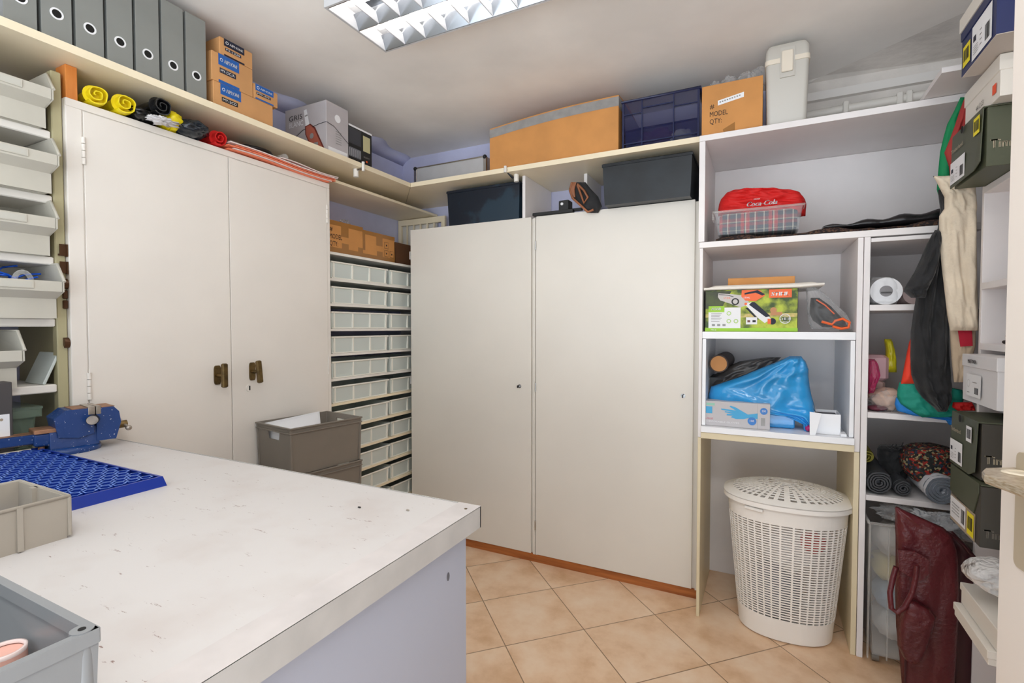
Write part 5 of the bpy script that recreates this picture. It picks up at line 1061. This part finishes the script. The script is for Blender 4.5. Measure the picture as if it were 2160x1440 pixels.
# near grey crate
t = thing('grey_crate', (-.75, .05, ZBN), 'grey plastic crate in the lower left corner holding a pink roll', 'crate')
nz = 1.078; a = at(209, 1325, 'Z', nz); nx1, ny1 = a.x, a.y; nx0, ny0 = nx1 - .4, ny1 - .3
m = MB(t.location); m.tub(nx0, nx1, ny0, ny1, ZBN + .001, nz, .004, nearg, .004); m.build('crate_shell', t)
m = MB(t.location)
for (x0, x1, y0, y1) in ((nx0, nx1, ny1 - .007, ny1 + .001), (nx0, nx1, ny0, ny0 + .007), (nx1 - .007, nx1 + .001, ny0, ny1), (nx0, nx0 + .007, ny0, ny1)): m.box(x0, x1, y0, y1, nz - .012, nz + .001, nearg)
m.cyl((nx1 - .009, ny1 - .009, ZBN + .004), (nx1 - .009, ny1 - .009, nz + .0018), .009, nearg, 16); m.cyl((nx1 - .009, ny1 - .009, nz + .0018), (nx1 - .009, ny1 - .009, nz + .0024), .003, dark, 12)
m.build('rim', t)
t = thing('pink_roll', (-.62, .1, 1.0), 'pinkish roll of tape standing inside the near grey crate', 'roll')
a = at(8, 1388, 'Z', 1.03); m = MB(t.location); m.cyl((a.x, a.y, ZBN + .006), (a.x, a.y, 1.035), .017, mat('pink_tape', (226, 172, 156), .5), 28); m.build('tape', t)
m = MB(t.location); m.lathe([(.017, 0), (.0172, .004), (.0145, .004), (.0145, .001)], (a.x, a.y, 1.035), mat('roll_rim', (226, 206, 200), .4), 28, cap=False); m.build('roll_rim', t)
# archive binder
t = thing('archive_folder', (-2.0, .5, ZBN), 'dark grey archive folder with white label at the left edge', 'folder')
a = at(30, 963, 'X', -1.985); m = MB(t.location); m.box(-2.04, -1.985, .36, a.y, ZBN, 1.19, mat('folder_grey', (74, 70, 70), .7), .002); m.build('folder_cover', t)
z1 = at(25, 805, 'X', -1.985).z; t.scale.z = 1
kids(t)[0].scale.z = (z1 - ZBN) / .23
m = MB(t.location); F = Face(m, (-1.985, .36, ZBN), UY); w = a.y - .36; F.rect(.1, .035, w - .108, .1, paper); 
for x in (w - .022,): F.circ(x - .004, .048, .004, kraft, .0016); F.circ(x - .004, .12, .004, kraft, .0016)
m.build('spine_label', t)

# vise
t = thing('bench_vise', (-1.96, .77, ZBN), 'blue paint-chipped bench vise bolted to the workbench corner', 'vise', rz=math.radians(-10)); t.scale = (.82, .95, .88)
m = MB(); m.lathe([(.088, 0), (.09, .006), (.088, .018), (.07, .022)], (0, 0, 0), viseb, 36); m.build('swivel_base', t, tag='blue round base')
m = MB(); m.loft([[(-.055, -.05, .02), (.055, -.05, .02), (.055, .075, .02), (-.055, .075, .02)], [(-.045, -.05, .085), (.045, -.05, .085), (.045, .08, .085), (-.045, .08, .085)]], viseb)
m.box(-.042, .042, -.085, .05, .035, .078, viseb, .004); m.build('body', t, bevel=.003)
m = MB(); m.box(-.047, .047, -.085, -.002, .078, .092, visec, .002); m.build('anvil', t, tag='bare worn anvil plate')
m = MB(); m.prism([(-.03, .06), (.02, .05), (.06, .06), (.062, .13), (.05, .152), (-.01, .152), (-.04, .125)], 'X', -.058, .058, viseb); m.build('rear_jaw', t, bevel=.004)
m = MB(); m.prism([(.068, .03), (.12, .03), (.135, .09), (.13, .13), (.115, .15), (.068, .15)], 'X', -.058, .058, viseb); m.build('front_jaw', t, bevel=.004)
m = MB(); m.box(-.06, .06, .046, .064, .128, .157, steel, .001); m.box(-.06, .06, .067, .08, .128, .157, steel, .001); m.box(-.055, .055, .005, .045, .152, .154, visec); m.box(-.056, .056, .082, .118, .15, .152, visec); m.build('jaw_plates', t)
m = MB(); m.cyl((.0, -.02, .05), (0, -.2, .05), .012, steel, 16); m.box(-.028, .028, -.22, -.06, .045, .078, viseb, .003); m.box(-.028, .028, -.22, -.06, .078, .0795, visec); m.build('slide_bar', t)
m = MB(); m.cyl((.058, .06, .11), (.09, .05, .112), .017, black, 20); m.cyl((.09, .05, .112), (.0915, .0495, .112), .0155, steel, 20); m.build('lock_knob', t)
m = MB(); m.cyl((0, .13, .07), (0, .165, .072), .014, brass, 16); m.cyl((-.06, .155, .085), (.05, .158, .06), .006, steel, 10); m.blob((.05, .158, .062), (.01, .01, .01), steel, 1, 0, 1, 8); m.build('screw_handle', t)
for a_ in (-70, 200, 60):
    m = MB(); m.cyl((.07 * math.cos(math.radians(a_)), .07 * math.sin(math.radians(a_)), .02), (.07 * math.cos(math.radians(a_)), .07 * math.sin(math.radians(a_)), .032), .009, visec, 6); m.build('bolt', t)
m = MB((-1.99, .6, ZBN)); m.cyl((-1.972, .60, ZBN + .013), (-1.968, .685, ZBN + .013), .012, mat('cream_tube', (226, 212, 190), .5), 18); tag(m.build('cream_cylinder'), 'short cream cylinder lying between the folder and the vise', 'cylinder')

# ================================================================ CRATE STACK BY THE CABINET
def make_crate():
    t = thing('stacking_crate', (0, 0, 0), '', 'crate', 'taupe crates stacked by the cabinet'); w, d, h = .135, .178, .205; m = MB()   # half sizes
    m.tub(-w, w, -d, d, 0, h, .004, greyp, .008)
    # cut-out look: handle openings are real gaps in the short sides
    m2 = MB()
    rc = lambda e, z: [(-w - e, -d - e, z), (w + e, -d - e, z), (w + e, d + e, z), (-w - e, d + e, z)]
    return t, w, d, h
def crate_shell():
    w, d, h, th = .135, .178, .205, .004; tp = .008; m = MB()
    m.box(-w + tp, w - tp, -d + tp, d - tp, 0, th, greyp)
    for s in (-1, 1):   # long sides
        A_ = [(s * (w - tp), -d + tp, 0), (s * w, -d, h), (s * w, d, h), (s * (w - tp), d - tp, 0)]; m.loft([A_, [Vector(p) - Vector((s * th, 0, 0)) for p in A_]], greyp)
        hz0, hz1, hw = h - .062, h - .022, .05      # short sides with an opening
        f = lambda x, z: (x, s * (d - tp + tp * z / h), z)
        for q in ([(-w + tp, 0), (w - tp, 0), (w - tp * .3, hz0), (-w + tp * .3, hz0)], [(-w, hz0), (-hw + .008, hz0), (-hw, hz1), (-w, hz1)], [(hw - .008, hz0), (w, hz0), (w, hz1), (hw, hz1)], [(-w, hz1), (w, hz1), (w, h), (-w, h)]):
            A_ = [f(*p) for p in q]; m.loft([A_, [Vector(p) - Vector((0, s * th, 0)) for p in A_]], greyp)
    return m
t = thing('stacking_crate', (0, 0, 0), '', 'crate', 'taupe crates stacked by the cabinet')
m = crate_shell(); m.build('crate_shell', t)
m = MB(); w, d, h = .135, .178, .205
for z0, z1, e in ((h - .006, h, .006), (h - .026, h - .021, .005)):
    for (x0, x1, y0, y1) in ((-w - e, w + e, -d - e, -d + .002), (-w - e, w + e, d - .002, d + e), (-w - e, -w + .002, -d, d), (w - .002, w + e, -d, d)): m.box(x0, x1, y0, y1, z0, z1, greyp, .001)
for x in (-w + .002, w - .002):
    for y in (-d + .002, d - .002): m.cyl((x * .97, y * .97, .005), (x, y, h - .005), .006, greyp, 10)
m.build('rim', t)
cc_ = (-1.87, 1.64); rz = math.radians(-9); top = .925
lbs = ['topmost taupe crate with white sheets inside, beside the cabinet', 'taupe crate directly under the topmost one', 'taupe crate third from the top of the stack', 'taupe crate at the bottom of the stack']
t.location = (cc_[0], cc_[1], top - h); t.rotation_euler.z = rz; t['label'] = lbs[0]
for k in range(1, 4): dup(t, (cc_[0], cc_[1], top - h - k * .2055), lbs[k], rz)
m = MB((cc_[0], cc_[1], 0)); m.M = Matrix.Translation((cc_[0], cc_[1], 0)) @ Matrix.Rotation(rz, 4, 'Z'); m.box(-.13, .13, -.17, .17, .03, .1, wood, .003)
for sx in (-.1, .1):
    for sy in (-.14, .14): m.cyl((sx - .01, sy, .0155), (sx + .01, sy, .0155), .015, black, 12)
tag(m.build('dolly'), 'low wooden dolly carrying the taupe crates', 'dolly')
m = MB((cc_[0], cc_[1], .72)); m.M = Matrix.Translation((cc_[0], cc_[1], top - h)) @ Matrix.Rotation(rz, 4, 'Z')
for k, (x, a_) in enumerate(((-.1, -8), (-.085, -10), (-.07, -12))):
    R = Matrix.Translation((x, 0, .008)) @ Matrix.Rotation(math.radians(a_), 4, 'Y'); vs = [R @ Vector(p) for p in ((0, -.16, 0), (0, .13, 0), (0, .13 - .01 * k, .205), (0, -.15, .19 - .006 * k))]; m.loft([vs, [v + Vector((.002, 0, 0)) for v in vs]], paper)
vs = [(-.09, -.155, .06), (.09, -.155, .06), (.1, -.16, .172), (-.09, -.16, .175)]; m.loft([vs, [Vector(v) + Vector((0, .003, 0)) for v in vs]], paper)
vs = [(-.1, -.155, .165), (.11, -.155, .165), (.06, .14, .11), (-.1, .15, .11)]; m.loft([vs, [Vector(v) + Vector((0, 0, .003)) for v in vs]], paper)
tag(m.build('white_sheets'), 'white sheets standing in the topmost taupe crate', 'sheets')
